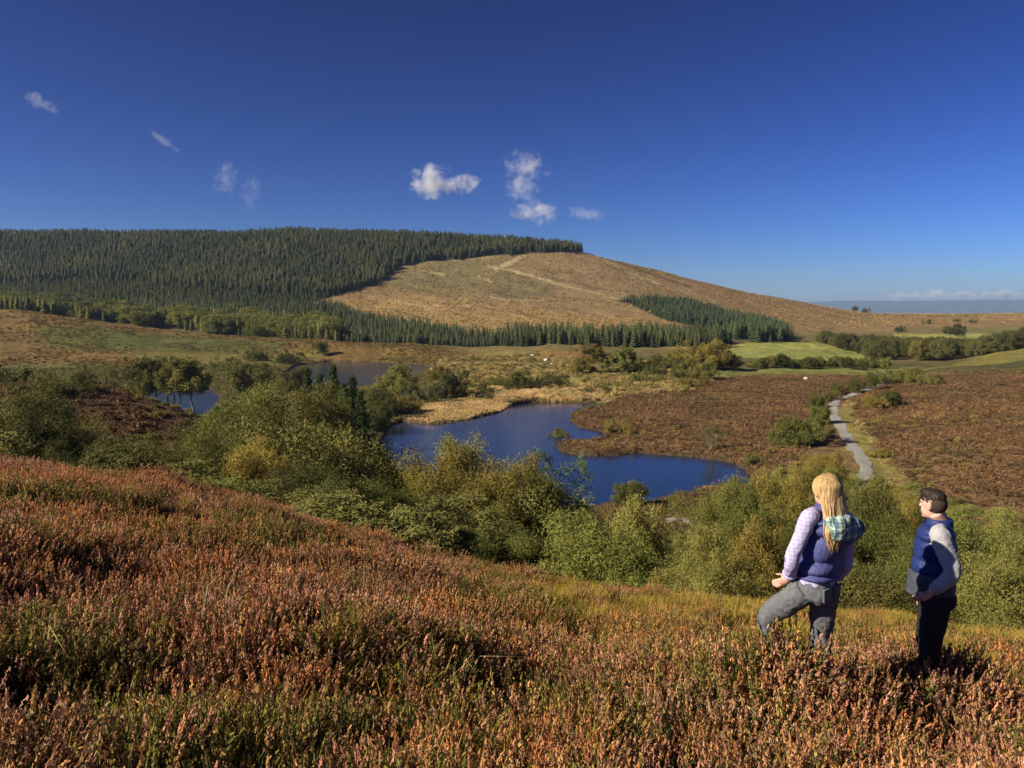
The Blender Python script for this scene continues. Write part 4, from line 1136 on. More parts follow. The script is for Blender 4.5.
# low scrub between the single shrubs
SCRUB = [(-300, 420), (0, 400), (200, 420), (300, 400), (400, 440), (500, 505), (560, 540), (700, 545), (760, 500), (800, 470), (880, 470), (1000, 520), (1400, 540), (1400, 640), (1024, 640), (740, 600), (400, 560), (0, 480), (-300, 470)]
_c = hidden_collection('scrub', [PROTO['round_mid'][k][0] for k in range(3)])
gx, gy, z, px, py = sample_px(-62, 80, 19, 88, 3.6)
m = in_px(SCRUB, px, py) & (water_dist(gx, gy) > 1.5) & (path_dist(gx, gy) > 3.2) & (np.abs(gx) < gy * .75 + 4) & (np.hypot(px - 676, py - 521) > 22) & ((px > 190) | (gy < 45))
gx, gy, z = gx[m], gy[m], z[m]; n = len(gx)
s = rng.uniform(.8, 1.7, n)
tag(scatter('undergrowth', np.stack([gx, gy, z - .1], 1), np.stack([np.zeros(n), np.zeros(n), rng.uniform(0, 6.28, n)], 1), np.stack([s * 1.5, s * 1.5, s * .8], 1), rng.integers(0, 3, n), _c), kind='stuff')

# ------------------------------------------------------------------ pale boulders, and dry grass in the heather
def boulder(px, row, w, label, seed):
    x, y, z = on_ground(px, row, 30)
    r = np.random.default_rng(seed)
    bm = bmesh.new(); bmesh.ops.create_icosphere(bm, subdivisions=3, radius=1)
    for v in bm.verts:
        k = 1 + .35 * (fbm(np.array([v.co.x * 1.3 + seed]), np.array([v.co.y * 1.3 + v.co.z]), seed, 3)[0] - .5) * 2
        v.co = Vector((v.co.x * k, v.co.y * k * .8, v.co.z * k * .62))
    me = bpy.data.meshes.new('boulder'); bm.to_mesh(me); bm.free(); me.materials.append(M['stone'])
    o = obj('boulder', me); o.location = (x, y, z + w * .15); o.scale = (w / 2,) * 3; o.rotation_euler = (0, 0, r.uniform(0, 6))
    tag(o, label, 'boulder')
M['stone'] = plain_material('lichened_stone', (.42, .40, .36), (.58, .56, .50), 3, .9, 6, .4)
boulder(806, 379.5, 1.5, 'pale boulder alone on the brown moor left of the hedge', 3)
boulder(643, 375, 1.4, 'pale boulder by the low olive scrub beyond the lake', 4)
boulder(532, 356, 1.6, 'pale rock at the top of the brown bank beyond the reeds', 5)
boulder(546, 361, 2.0, 'larger pale rock halfway down the brown bank', 6)
boulder(552, 365, 1.5, 'small pale rock at the foot of the brown bank', 7)
for (a_, b_, n_, h_, lb) in ((204, 634, 26, .55, 'bleached dry grass tuft arching over the heather'), (66, 668, 16, .5, 'thin bleached grass tuft in the dark gap on the left'), (440, 700, 9, .5, 'few pale grass stalks leaning in the middle of the heather')):
    V, F, c = grass_mesh(int(a_), n_, h_, .22, ((.62, .50, .26), (.70, .58, .32), (.52, .42, .2)), .0035, 1.25)
    x, y, z = on_ground(a_, b_ + 16, 2)
    o = obj('dry_grass', mesh_np('dry_grass', V, F, M['grass'], attrs={'leaf_col': ('FLOAT_COLOR', c)})); o.location = (x, y, z + .12)
    tag(o, lb, 'grass tuft')

# ------------------------------------------------------------------ the two walkers
def J(px, row, y):
    """a world point y metres out on the sight line of a photo pixel"""
    z = HC - float(slope_of_row(row)) * y
    return np.array([(px - 512) / FPX * (y * CP - (z - HC) * SP), y, z])

def ring(c, ax, ay, a, b, n=24, p=2.0):
    t = np.arange(n) * 2 * np.pi / n
    ct, st = np.cos(t), np.sin(t)
    k = (np.abs(ct) ** p + np.abs(st) ** p) ** (-1 / p)
    return c + np.outer(ct * k * a, ax) + np.outer(st * k * b, ay)
def skin_rings(rings):
    n = len(rings[0]); V = np.concatenate(rings + [rings[0].mean(0)[None], rings[-1].mean(0)[None]])
    F = [(i * n + j, i * n + (j + 1) % n, (i + 1) * n + (j + 1) % n, (i + 1) * n + j) for i in range(len(rings) - 1) for j in range(n)]
    a, b = len(V) - 2, len(V) - 1; o = (len(rings) - 1) * n
    F3 = [((j + 1) % n, j, a) for j in range(n)] + [(o + j, o + (j + 1) % n, b) for j in range(n)]
    return V, F + F3
def torso(secs, fwd, n=28, steps=30, puff=0, bands=0, p=2.3):
    """secs: (centre, half width, half depth); fwd: the way the chest faces"""
    f = np.array([fwd[0], fwd[1], 0.]); f /= np.linalg.norm(f); r = np.array([f[1], -f[0], 0])
    k = np.arange(len(secs)); t = np.linspace(0, len(secs) - 1, steps)
    C = pchip(k, np.array([s[0] for s in secs]), t); A = pchip(k, np.array([s[1] for s in secs], float), t)[:, 0]; B = pchip(k, np.array([s[2] for s in secs], float), t)[:, 0]
    out = []
    for i in range(steps):
        q = 1 + puff * (abs(math.sin(math.pi * bands * i / (steps - 1))) ** .6 - .6) if bands else 1
        out.append(ring(C[i], r, f, A[i] * q, B[i] * q, n, p))
    return skin_rings(out)
def limb(pts, rad, n=16, steps=18, squash=1.0, wob=0, seed=0):
    pts = np.array(pts, float); k = np.arange(len(pts)); t = np.linspace(0, len(pts) - 1, steps)
    P = pchip(k, pts, t); Rr = pchip(k, np.array(rad, float), t)[:, 0]
    rr = np.random.default_rng(seed)
    out = []
    for i in range(steps):
        tg = P[min(i + 1, steps - 1)] - P[max(i - 1, 0)]; tg /= np.linalg.norm(tg)
        u = np.cross(tg, [.3, 1, .1]); u /= np.linalg.norm(u); v = np.cross(tg, u)
        w = 1 + wob * math.sin(i * 2.1 + seed) + wob * .6 * rr.normal()
        out.append(ring(P[i], u, v, Rr[i] * w, Rr[i] * w * squash, n))
    return skin_rings(out)
def ball(c, rx, ry, rz, fwd=(0, 1), n=20, m=12):
    f = np.array([fwd[0], fwd[1], 0.]); f /= np.linalg.norm(f); r = np.array([f[1], -f[0], 0])
    out = []
    for i in range(1, m):
        a = math.pi * i / m
        out.append(ring(c + np.array([0, 0, -math.cos(a) * rz]), r, f, rx * math.sin(a), ry * math.sin(a), n))
    V, F = skin_rings(out)
    V[-2] = c - [0, 0, rz]; V[-1] = c + [0, 0, rz]
    return V, F
def fuse(name, parts, origin, mat, voxel=.008, smooth=4, disp=None):
    """several overlapping closed shapes -> one continuous surface"""
    V, F, o = [], [], 0
    for v, f in parts:
        V.append(v); F += [tuple(i + o for i in q) for q in f]; o += len(v)
    me = bpy.data.meshes.new(name); me.from_pydata((np.concatenate(V) - origin).tolist(), [], F)
    bm = bmesh.new(); bm.from_mesh(me); bmesh.ops.recalc_face_normals(bm, faces=bm.faces); bm.to_mesh(me); bm.free()
    t = bpy.data.objects.new(name, me); COL.objects.link(t)
    md = t.modifiers.new('r', 'REMESH'); md.mode = 'VOXEL'; md.voxel_size = voxel
    sm = t.modifiers.new('s', 'SMOOTH'); sm.iterations = smooth; sm.factor = .5
    if disp:
        tx = bpy.data.textures.new(name + '_folds', 'CLOUDS'); tx.noise_scale = disp[1]
        d = t.modifiers.new('d', 'DISPLACE'); d.texture = tx; d.strength = disp[0]; d.mid_level = .5
    dg = bpy.context.evaluated_depsgraph_get()
    out = bpy.data.meshes.new_from_object(t.evaluated_get(dg))
    bpy.data.objects.remove(t); bpy.data.meshes.remove(me)
    out.name = name; out.materials.clear(); out.materials.append(mat)
    out.polygons.foreach_set('use_smooth', np.ones(len(out.polygons), bool))
    return out
def raw(name, parts, origin, mat):
    V, F, o = [], [], 0
    for v, f in parts:
        V.append(v); F += [tuple(int(i) + o for i in q) for q in f]; o += len(v)
    me = bpy.data.meshes.new(name); me.from_pydata((np.concatenate(V) - origin).tolist(), [], F)
    bm = bmesh.new(); bm.from_mesh(me); bmesh.ops.recalc_face_normals(bm, faces=bm.faces); bm.to_mesh(me); bm.free()
    me.polygons.foreach_set('use_smooth', np.ones(len(me.polygons), bool)); me.materials.append(mat)
    return me
def hand(wrist, d, side, curl=.5, s=1.0):
    """palm, four unequal curled fingers and a thumb; d: the way the fingers point, side: towards the thumb"""
    d = unit(np.array(d, float)); side = np.array(side, float); side = unit(side - d * (side @ d)); nrm = np.cross(d, side)
    P = [limb([wrist - d * .02 * s, wrist + d * .045 * s, wrist + d * .088 * s], [.024 * s, .036 * s, .036 * s], 14, 8, .55)]
    for k, (o, L) in enumerate(((.027, .068), (.009, .078), (-.010, .072), (-.027, .056))):
        a = wrist + d * .08 * s + side * o * s
        p = [a]; dd = d + side * o * 3
        for seg in (.45, .32, .25):
            dd = unit(dd + nrm * curl * .55); p.append(p[-1] + dd * L * seg * s)
        P.append(limb(p, [.0092 * s, .0088 * s, .0082 * s, .0066 * s], 10, 9))
    a = wrist + d * .03 * s + side * .03 * s
    P.append(limb([a, a + (d * .5 + side * .8) * .034 * s, a + (d * 1.25 + side * .85 + nrm * .4) * .052 * s], [.0135 * s, .011 * s, .008 * s], 10, 8))
    return P
def head_parts(c, fwd, s=1.0, tilt=0):
    f = np.array([fwd[0], fwd[1], 0.]); f /= np.linalg.norm(f); r = np.array([f[1], -f[0], 0]); u = np.array([0, 0, 1.])
    P = [ball(c + u * .022 * s - f * .008, .074 * s, .094 * s, .094 * s, fwd), ball(c - u * .045 * s + f * .022, .058 * s, .066 * s, .072 * s, fwd),
         ball(c - u * .095 * s + f * .060 * s, .026 * s, .022 * s, .020 * s, fwd),                     # chin
         limb([c + u * .022 * s + f * .086 * s, c - u * .012 * s + f * .096 * s, c - u * .026 * s + f * .099 * s], [.009 * s, .011 * s, .013 * s], 10, 6),   # nose
         ball(c + u * .030 * s + f * .076 * s, .052 * s, .018 * s, .012 * s, fwd),                     # brow
         ball(c - u * .052 * s + f * .080 * s, .024 * s, .012 * s, .007 * s, fwd), ball(c - u * .064 * s + f * .078 * s, .021 * s, .012 * s, .008 * s, fwd)]
    for q in (-1, 1):
        P.append(ball(c + r * .076 * s * q - u * .006 * s - f * .004, .010 * s, .020 * s, .031 * s, fwd))
    return P, f, r, u

def cloth(name, a, b, scale=60, rough=.85, bump=.3, stretch=None): return plain_material(name, a, b, scale, rough, 3, bump, stretch)
M['skin'] = plain_material('skin', (.52, .29, .20), (.60, .36, .26), 14, .55)
M['skin_m'] = plain_material('fair_skin', (.55, .31, .22), (.62, .37, .28), 14, .55)
M['jeans'] = cloth('grey_denim', (.095, .10, .105), (.15, .155, .16), 30)
M['puffer'] = cloth('indigo_puffer', (.056, .066, .175), (.074, .084, .215), 25, .55, .15)
M['navy'] = cloth('navy_puffer', (.014, .025, .100), (.021, .035, .135), 25, .5, .15)
M['slate'] = cloth('slate_panel', (.050, .054, .068), (.070, .074, .09), 25, .6, .15)
M['knit'] = cloth('grey_marl', (.32, .31, .31), (.42, .41, .41), 90, .9, .3)
M['black'] = cloth('dark_trousers', (.016, .015, .016), (.026, .024, .025), 40)
M['boot'] = cloth('brown_boot', (.05, .03, .02), (.08, .05, .03), 20)
M['lips'] = plain_material('lips', (.45, .17, .14), (.5, .2, .16), 20, .5)
M['eye'] = plain_material('eye', (.04, .03, .025), (.06, .04, .03), 20, .2)
def check_material(name, ground, stripes, coords=('X', 'Z')):
    """woven check: stripes = (axis, frequency, width, colour)"""
    m = bpy.data.materials.new(name); n = nodes_of(m)
    sx = N(n, 'ShaderNodeSeparateXYZ'); n.links.new(N(n, 'ShaderNodeTexCoord').outputs['Object'], sx.inputs[0])
    c = None
    for ax, fr, ph, wd_, col, k in stripes:
        a = N(n, 'ShaderNodeMath', operation='MULTIPLY_ADD'); n.links.new(sx.outputs[ax], a.inputs[0]); a.inputs[1].default_value = fr; a.inputs[2].default_value = ph
        b = N(n, 'ShaderNodeMath', operation='FRACT'); n.links.new(a.outputs[0], b.inputs[0])
        l = N(n, 'ShaderNodeMath', operation='LESS_THAN'); n.links.new(b.outputs[0], l.inputs[0]); l.inputs[1].default_value = wd_
        s = N(n, 'ShaderNodeMath', operation='MULTIPLY'); n.links.new(l.outputs[0], s.inputs[0]); s.inputs[1].default_value = k
        c = mixc(n, s.outputs[0], c if c is not None else ground, col)
    p = N(n, 'ShaderNodeBsdfPrincipled'); p.inputs['Roughness'].default_value = .85
    n.links.new(c, p.inputs['Base Color'])
    o = N(n, 'ShaderNodeOutputMaterial'); n.links.new(p.outputs[0], o.inputs['Surface'])
    return m
M['shirt'] = check_material('lilac_check', (.38, .34, .53), [('X', 38, 0, .22, (.52, .48, .64), .8), ('Z', 38, .3, .22, (.54, .50, .66), .7), ('X', 38, .5, .08, (.34, .28, .52), .6), ('Z', 38, .7, .08, (.34, .28, .52), .6)])
M['plaid'] = check_material('green_plaid', (.09, .19, .13), [('X', 15, 0, .22, (.48, .52, .45), .7), ('Z', 15, .2, .20, (.46, .52, .47), .65), ('X', 15, .45, .16, (.04, .06, .16), .8), ('Z', 15, .62, .16, (.04, .06, .16), .8), ('X', 30, .1, .08, (.7, .72, .6), .6)])
def hair_material(name, a, b, c):
    m = bpy.data.materials.new(name); n = nodes_of(m)
    mp = N(n, 'ShaderNodeMapping'); mp.inputs['Scale'].default_value = (70, 70, 5)
    n.links.new(N(n, 'ShaderNodeTexCoord').outputs['Object'], mp.inputs['Vector'])
    col = ramp(n, noise(n, 1.0, 4, .65, mp.outputs[0]), [(.38, a), (.53, b), (.68, c)])
    sx = N(n, 'ShaderNodeSeparateXYZ'); n.links.new(N(n, 'ShaderNodeTexCoord').outputs['Object'], sx.inputs[0])
    rt = N(n, 'ShaderNodeMapRange'); rt.inputs[1].default_value = 1.54; rt.inputs[2].default_value = 1.70; n.links.new(sx.outputs['Z'], rt.inputs[0])
    col = mixc(n, rt.outputs[0], col, tuple(q * .62 for q in b))             # darker roots
    p = N(n, 'ShaderNodeBsdfPrincipled'); p.inputs['Roughness'].default_value = .6; p.inputs['Specular IOR Level'].default_value = .3; n.links.new(col, p.inputs['Base Color'])
    o = N(n, 'ShaderNodeOutputMaterial'); n.links.new(p.outputs[0], o.inputs['Surface'])
    return m
M['blond'] = hair_material('blond_hair', (.26, .15, .058), (.52, .34, .145), (.76, .56, .29))
M['brown'] = hair_material('dark_brown_hair', (.018, .012, .008), (.035, .022, .014), (.06, .038, .022))

def woman():
    y = 5.62
    O = J(819, 698, y)
    fw = (-.64, .77)
    f = np.array([*fw, 0.]); r = np.array([f[1], -f[0], 0]); u = np.array([0, 0, 1.])
    head = J(825.5, 491.5, y); nb = J(828, 510, y); chest = J(827.5, 533, y); waist = J(820, 562, y); hip = J(815.5, 585, y)
    shL, shR = J(809.5, 516, y - .09), J(846, 519, y + .11)
    elL, wrL = J(792, 560, y - .12), J(789, 579, y + .02)
    elR, wrR = J(845, 562, y + .12), J(833, 581, y + .22)
    hL, hR = J(806.5, 590, y - .04), J(824.5, 590, y + .04)
    kL, aL = J(768, 618, y + .15), J(777, 657, y + .20)
    kR, aR = J(821, 634, y + .10), J(819, 685, y + .02)
    root = empty('person', tuple(O))
    tag(root, 'woman with long blond hair, indigo quilted vest and grey jeans, one foot stepped up', 'person', 'walkers on the heather hill')
    hp, hf, hr, hu = head_parts(head, (-.22, .97), .98)
    body = hp + [limb([nb - u * .03, nb + u * .02, head - u * .05 - hf * .015], [.062, .052, .052])]
    body += [torso([(hip - u * .06, .145, .105), (hip, .150, .108), (waist, .118, .088), (chest, .140, .100), (chest + u * .10, .155, .092), (nb - u * .012, .07, .062)], fw)]
    body += [limb([shL + r * .05, shL, elL, wrL], [.036, .040, .033, .024]), limb([shR - r * .05, shR, elR, wrR], [.04, .048, .040, .026])]
    body += [limb([hL, kL, aL], [.085, .058, .040]), limb([hR, kR, aR], [.085, .058, .040])]
    footL, footR = aL + np.array([-.075, .11, -.055]), aR + np.array([-.08, .11, -.06])
    body += [limb([aL - u * .02, aL + np.array([-.02, .03, -.05]), footL], [.042, .044, .034]), limb([aR - u * .02, aR + np.array([-.02, .03, -.055]), footR], [.042, .044, .034])]
    body += hand(wrL, (-.80, .35, -.45), (-.1, .3, .9), .25, .84) + hand(wrR, (-.4, .6, -.6), (.1, .3, .9), .5, .92)
    obj('body', fuse('body', body, O, M['skin'], .0062, 3), root)
    # grey jeans
    je = [torso([(hip + u * .075, .138, .105), (hip + u * .02, .158, .122), (hip - u * .05, .162, .125), (hip - u * .10, .12, .10)], fw, steps=14),
          limb([hL + u * .01, (hL * .5 + kL * .5) + u * .012, kL + np.array([-.004, 0, 0]), kL * .45 + aL * .55 + np.array([.010, 0, 0]), aL + u * .03], [.102, .094, .076, .070, .066], 18, 30, 1, .022, 3),
          limb([hR, hR * .5 + kR * .5, kR, kR * .45 + aR * .55, aR + u * .03], [.104, .094, .078, .074, .070], 18, 30, 1, .02, 5)]
    je += [ball(hip - r * .055 - f * .075 - u * .035, .085, .062, .085, fw), ball(hip + r * .065 - f * .075 - u * .035, .085, .062, .085, fw)]
    jeans = obj('jeans', fuse('jeans', je, O, M['jeans'], .0075, 3, (.018, .07)), root)
    for q in (-1, 1):          # back pockets
        c0 = hip + r * .068 * q - f * .124 - u * .03
        pk = raw('back_pocket', [torso([(c0 - u * .055, .028, .010), (c0 - u * .03, .045, .012), (c0 + u * .045, .050, .012), (c0 + u * .05, .048, .010)], fw, 16, 8, p=4)], O, M['jeans'])
        obj('back_pocket', pk, jeans)
    # shirt: sleeves, cuffs and tail
    sh = [torso([(hip + u * .015, .158, .122), (hip + u * .06, .150, .115), (waist, .130, .100), (chest, .150, .108), (chest + u * .10, .160, .098), (nb - u * .01, .075, .066)], fw),
          limb([shL + r * .07 + u * .02, shL - u * .012, shL * .5 + elL * .5 + np.array([-.004, 0, 0]), elL, elL * .3 + wrL * .7], [.042, .061, .053, .051, .045], 18, 30, 1, .03, 7),
          limb([shR - r * .07 + u * .02, shR - u * .012, shR * .5 + elR * .5, elR, elR * .3 + wrR * .7], [.042, .066, .060, .056, .050], 18, 30, 1, .03, 9)]
    shirt = obj('shirt', fuse('shirt', sh, O, M['shirt'], .0075, 3, (.012, .05)), root)
    for e, w in ((elL, wrL), (elR, wrR)):
        a = e * .34 + w * .66; b = e * .22 + w * .78
        obj('cuff', raw('cuff', [limb([a, a * .5 + b * .5, b], [.050, .053, .048], 18, 8)], O, M['shirt']), shirt)
    # quilted vest
    vb = hip + u * .055 + np.array([.006, 0, 0])
    ve = [torso([(vb, .150, .126), (vb + u * .05, .158, .134), (waist + u * .03, .150, .126), (chest, .168, .132), (chest + u * .08, .176, .122), (chest + u * .128, .150, .10), (nb - u * .004, .085, .078)], fw, 30, 110, .24, 6)]
    vest = obj('quilted_vest', fuse('quilted_vest', ve, O, M['puffer'], .006, 1, (.005, .03)), root)
    obj('collar', fuse('collar', [torso([(nb - u * .03, .098, .092), (nb + u * .015, .092, .088), (nb + u * .045, .088, .086)], fw, steps=10)], O, M['puffer'], .007, 2), vest)
    # plaid-lined hood lying down the back
    hc = nb - f * .125 + r * .045 - u * .085 + np.array([-.055, -.055, 0])
    hc = hc + np.array([-.01, -.035, -.008])
    hd = [ball(hc, .140, .066, .100, fw), ball(hc + r * .085 - u * .012 - f * .012, .078, .070, .086, fw), ball(hc - r * .06 + u * .045 + f * .05, .07, .05, .045, fw), ball(hc + r * .04 - u * .065 - f * .002, .080, .055, .06, fw)]
    hood = obj('hood', fuse('hood', hd, O, M['plaid'], .007, 4, (.020, .05)), root)
    rim = [hc + r * (.165 * math.cos(t)) - f * (.028 + .02 * math.cos(t)) + u * (.075 * math.sin(t) - .015) for t in np.linspace(-1.75, 1.0, 16)]
    obj('hood_rim', fuse('hood_rim', [limb(rim, [.016, .021, .022] + [.021] * 12 + [.014], 10, 50, 1, .05)], O, M['puffer'], .006, 2), hood)
    # long hair down the back
    parts = [ball(head + u * .030 - hf * .014, .089, .108, .100, (-.5, .86))]
    top = head + u * .10
    cl = [head + u * .06 - hf * .045, head - u * .02 - hf * .082, nb - hf * .10 + u * .01, J(825, 525, y) - np.array([0, .165, 0]), J(823, 541, y) - np.array([0, .16, 0])]
    parts.append(torso([(cl[4], .030, .014), (cl[3], .058, .026), (cl[2] - u * .01, .080, .036), (cl[1], .088, .048), (cl[0], .078, .05)], (-.12, 1), 24, 26, p=2.2))
    hair_me = fuse('hair', parts, O, M['blond'], .007, 4)
    hair = obj('hair', hair_me, root)
    rr = np.random.default_rng(4); locks = []
    for i in range(560):
        s0 = rr.uniform(-1, 1); lift = 1.0 + rr.uniform(-.01, .045); ph0 = rr.uniform(-.25, .35)
        pts = []
        for ph in np.linspace(ph0, 1.75, 5):               # over the crown and down the back of the head
            w_ = s0 * min(1.0, .28 + .62 * (ph - ph0))
            q_ = math.sqrt(max(.05, 1 - (w_ * .9) ** 2))
            pts.append(head + hu * .030 - hf * .014 + (hr * w_ * .090 - hf * math.sin(ph) * .109 * q_ + hu * math.cos(ph) * .101 * q_) * lift)
        en = rr.uniform(.15, 1.0) ** .6
        bk = math.sqrt(1 - s0 * s0 * .9)
        pts.append(nb + hr * s0 * .084 + np.array([-.004, -.112 - .028 * bk + rr.normal() * .005, .0]))
        pts.append(cl[3] + np.array([s0 * .060 + rr.normal() * .006, -.028 * bk + rr.normal() * .006, 0]))
        pts.append(cl[3] + (cl[4] - cl[3]) * en + np.array([s0 * .040 * (1.2 - .5 * en) + rr.normal() * .010, -.012 + rr.normal() * .008, rr.normal() * .02]))
        locks.append(limb(pts, [.002, .0028, .0030, .0033, .0036, .0038, .0032, .0008], 5, 26))
    obj('hair_locks', raw('hair_locks', locks, O, M['blond']), hair)
    for q in (-1, 1):
        obj('eye', raw('eye', [ball(head + hf * .076 + hr * .030 * q + hu * .014, .010, .009, .006, (-.5, .86), 10, 6)], O, M['eye']), root)
    for a, ft in ((aL, footL), (aR, footR)):
        bt = [limb([a + u * .09, a + u * .01, a - u * .045], [.060, .058, .052]), limb([a - u * .04 + np.array([.02, -.03, 0]), a * .5 + ft * .5 - u * .008, ft - u * .004], [.050, .052, .040], squash=.9)]
        obj('boot', fuse('boot', bt, O, M['boot'], .008, 2), root)

def man():
    y = 6.2
    O = J(928, 693, y)
    fw = (-.86, .51)
    f = np.array([*fw, 0.]); r = np.array([f[1], -f[0], 0]); u = np.array([0, 0, 1.])       # r: towards his far (right) side
    head = J(933, 500, y); nb = J(940, 518, y); chest = J(936, 541, y); waist = J(933, 570, y); hip = J(936, 592, y)
    shN, shF = J(940.5, 530, y - .17), J(931, 525, y + .19)
    elN, wrN = J(953, 569, y - .25), J(931, 590, y - .19)
    elF, wrF = J(926, 566, y + .24), J(922, 588, y + .17)
    hN, hF = J(937, 598, y - .07), J(934, 596, y + .08)
    kN, aN = J(930, 645, y - .05), J(929, 682, y - .06)
    kF, aF = J(926, 645, y + .10), J(925, 679, y + .12)
    root = empty('person', tuple(O))
    tag(root, 'man with short dark hair and navy padded gilet, looking left, hand at his pocket', 'person', 'walkers on the heather hill')
    root.scale = (.975,) * 3
    hfw = (-.60, .80)
    hp, hf, hr, hu = head_parts(head, hfw, 1.0)
    body = hp + [limb([nb - u * .03, nb + u * .02, head - u * .05 - hf * .02], [.074, .064, .062])]
    body += [torso([(hip - u * .06, .150, .115), (hip, .155, .118), (waist, .148, .115), (chest, .172, .125), (chest + u * .10, .185, .112), (nb - u * .012, .085, .075)], fw)]
    body += [limb([shN + r * .06, shN, elN, wrN], [.04, .050, .040, .028]), limb([shF - r * .06, shF, elF, wrF], [.045, .056, .046, .030])]
    body += [limb([hN, kN, aN], [.090, .060, .044]), limb([hF, kF, aF], [.090, .060, .044])]
    ftN, ftF = aN + np.array([-.13, .07, -.06]), aF + np.array([-.13, .07, -.06])
    body += [limb([aN - u * .02, aN + np.array([-.03, .02, -.055]), ftN], [.044, .046, .036]), limb([aF - u * .02, aF + np.array([-.03, .02, -.055]), ftF], [.044, .046, .036])]
    body += hand(wrN, (-.75, .25, -.62), (-.3, -.5, .7), .5) + hand(wrF, (-.1, .0, -1), (-.3, .5, .7), .5)
    obj('body', fuse('body', body, O, M['skin_m'], .0062, 3), root)
    tr = [torso([(hip + u * .06, .158, .125), (hip, .168, .135), (hip - u * .06, .165, .135), (hip - u * .11, .11, .10)], fw, steps=14),
          limb([hN, hN * .5 + kN * .5, kN, kN * .45 + aN * .55, aN + u * .02], [.112, .100, .086, .080, .076], 18, 30, 1, .02, 2),
          limb([hF, hF * .5 + kF * .5, kF, kF * .45 + aF * .55, aF + u * .02], [.112, .100, .086, .080, .076], 18, 30, 1, .02, 4),
          ball(hip - f * .085 - u * .03, .13, .07, .09, fw)]
    obj('trousers', fuse('trousers', tr, O, M['black'], .0075, 3, (.018, .07)), root)
    sl = [torso([(waist, .155, .122), (chest, .178, .132), (chest + u * .10, .188, .118), (nb - u * .01, .090, .080)], fw, steps=16),
          limb([shN + r * .09 + u * .02, shN - u * .012, shN * .5 + elN * .5, elN, elN * .1 + wrN * .9], [.05, .078, .071, .064, .048], 18, 34, 1, .022, 6),
          limb([shF - r * .09 + u * .02, shF - u * .012, shF * .5 + elF * .5, elF, elF * .1 + wrF * .9], [.05, .078, .071, .064, .048], 18, 34, 1, .022, 8)]
    obj('sweater', fuse('sweater', sl, O, M['knit'], .0075, 3, (.014, .05)), root)
    # gilet: blue upper, slate lower panel
    mid = waist + u * .02
    up = [torso([(mid - u * .01, .172, .156), (mid + u * .08, .176, .154), (chest, .186, .150), (chest + u * .09, .196, .136), (chest + u * .14, .168, .118), (nb + u * .0, .094, .088)], fw, 32, 90, .15, 4)]
    gilet = obj('padded_gilet', fuse('padded_gilet', up, O, M['navy'], .0065, 2, (.008, .04)), root)
    lo_c = hip + f * .02
    lp = [torso([(lo_c + f * .03 + u * .005, .164, .178), (lo_c + f * .02 + u * .05, .172, .182), (mid + f * .006, .173, .164)], fw, 32, 26, .04, 2)]
    obj('lower_panel', fuse('lower_panel', lp, O, M['slate'], .0065, 2, (.010, .04)), gilet)['label'] = 'slate grey lower panel of the gilet'
    obj('collar', fuse('collar', [torso([(nb - u * .025, .108, .104), (nb + u * .01, .100, .098), (nb + u * .034 - f * .004, .094, .094)], fw, steps=10)], O, M['navy'], .007, 2), gilet)
    zp = [nb + f * .100 + u * .03, chest + f * .150 + u * .03, mid + f * .158, lo_c + f * .20 + u * .01]
    obj('zip', raw('zip', [limb(zp, [.008] * 4, 8, 24)], O, M['black']), gilet)
    # short dark hair, fuller on top, clipped at the sides
    hs = [ball(head + u * .066 - hf * .010, .0705, .092, .064, hfw), ball(head + u * .094 + hf * .026, .060, .076, .040, hfw)]
    back = [ball(head + u * .012 - hf * .030, .0765, .082, .078, hfw)]
    hair = obj('hair', fuse('hair', hs, O, M['brown'], .005, 2, (.016, .014)), root)
    m2 = plain_material('clipped_hair', (.060, .038, .028), (.034, .022, .016), 90, .8)
    obj('clipped_sides', fuse('clipped_sides', back, O, m2, .006, 3), hair)
    rr = np.random.default_rng(8); lk = []
    for i in range(420):
        a_ = rr.uniform(0, 6.28); q = rr.uniform(0, 1) ** .5
        q *= 1.12; b0 = head + u * (.122 - .075 * q * q) + hr * math.cos(a_) * .067 * q + hf * (math.sin(a_) * .085 * q - .006)
        d = unit(hf * .8 + u * .9 + hr * math.cos(a_) * .5 + rr.normal(size=3) * .25)
        ln = rr.uniform(.7, 1.5)
        lk.append(limb([b0, b0 + d * .013 * ln, b0 + d * .027 * ln - u * .005], [.0036, .003, .0008], 5, 5))
    obj('hair_tufts', raw('hair_tufts', lk, O, M['brown']), hair)
    for q in (-1, 1):
        obj('eye', raw('eye', [ball(head + hf * .076 + hr * .030 * q + hu * .014, .010, .009, .006, hfw, 10, 6)], O, M['eye']), root)
    for a, ft in ((aN, ftN), (aF, ftF)):
        bt = [limb([a + u * .09, a + u * .01, a - u * .045], [.064, .062, .056]), limb([a - u * .04 + np.array([.03, -.02, 0]), a * .5 + ft * .5 - u * .008, ft - u * .004], [.054, .056, .044], squash=.9)]
        obj('boot', fuse('boot', bt, O, M['boot'], .008, 2), root)
woman()
man()

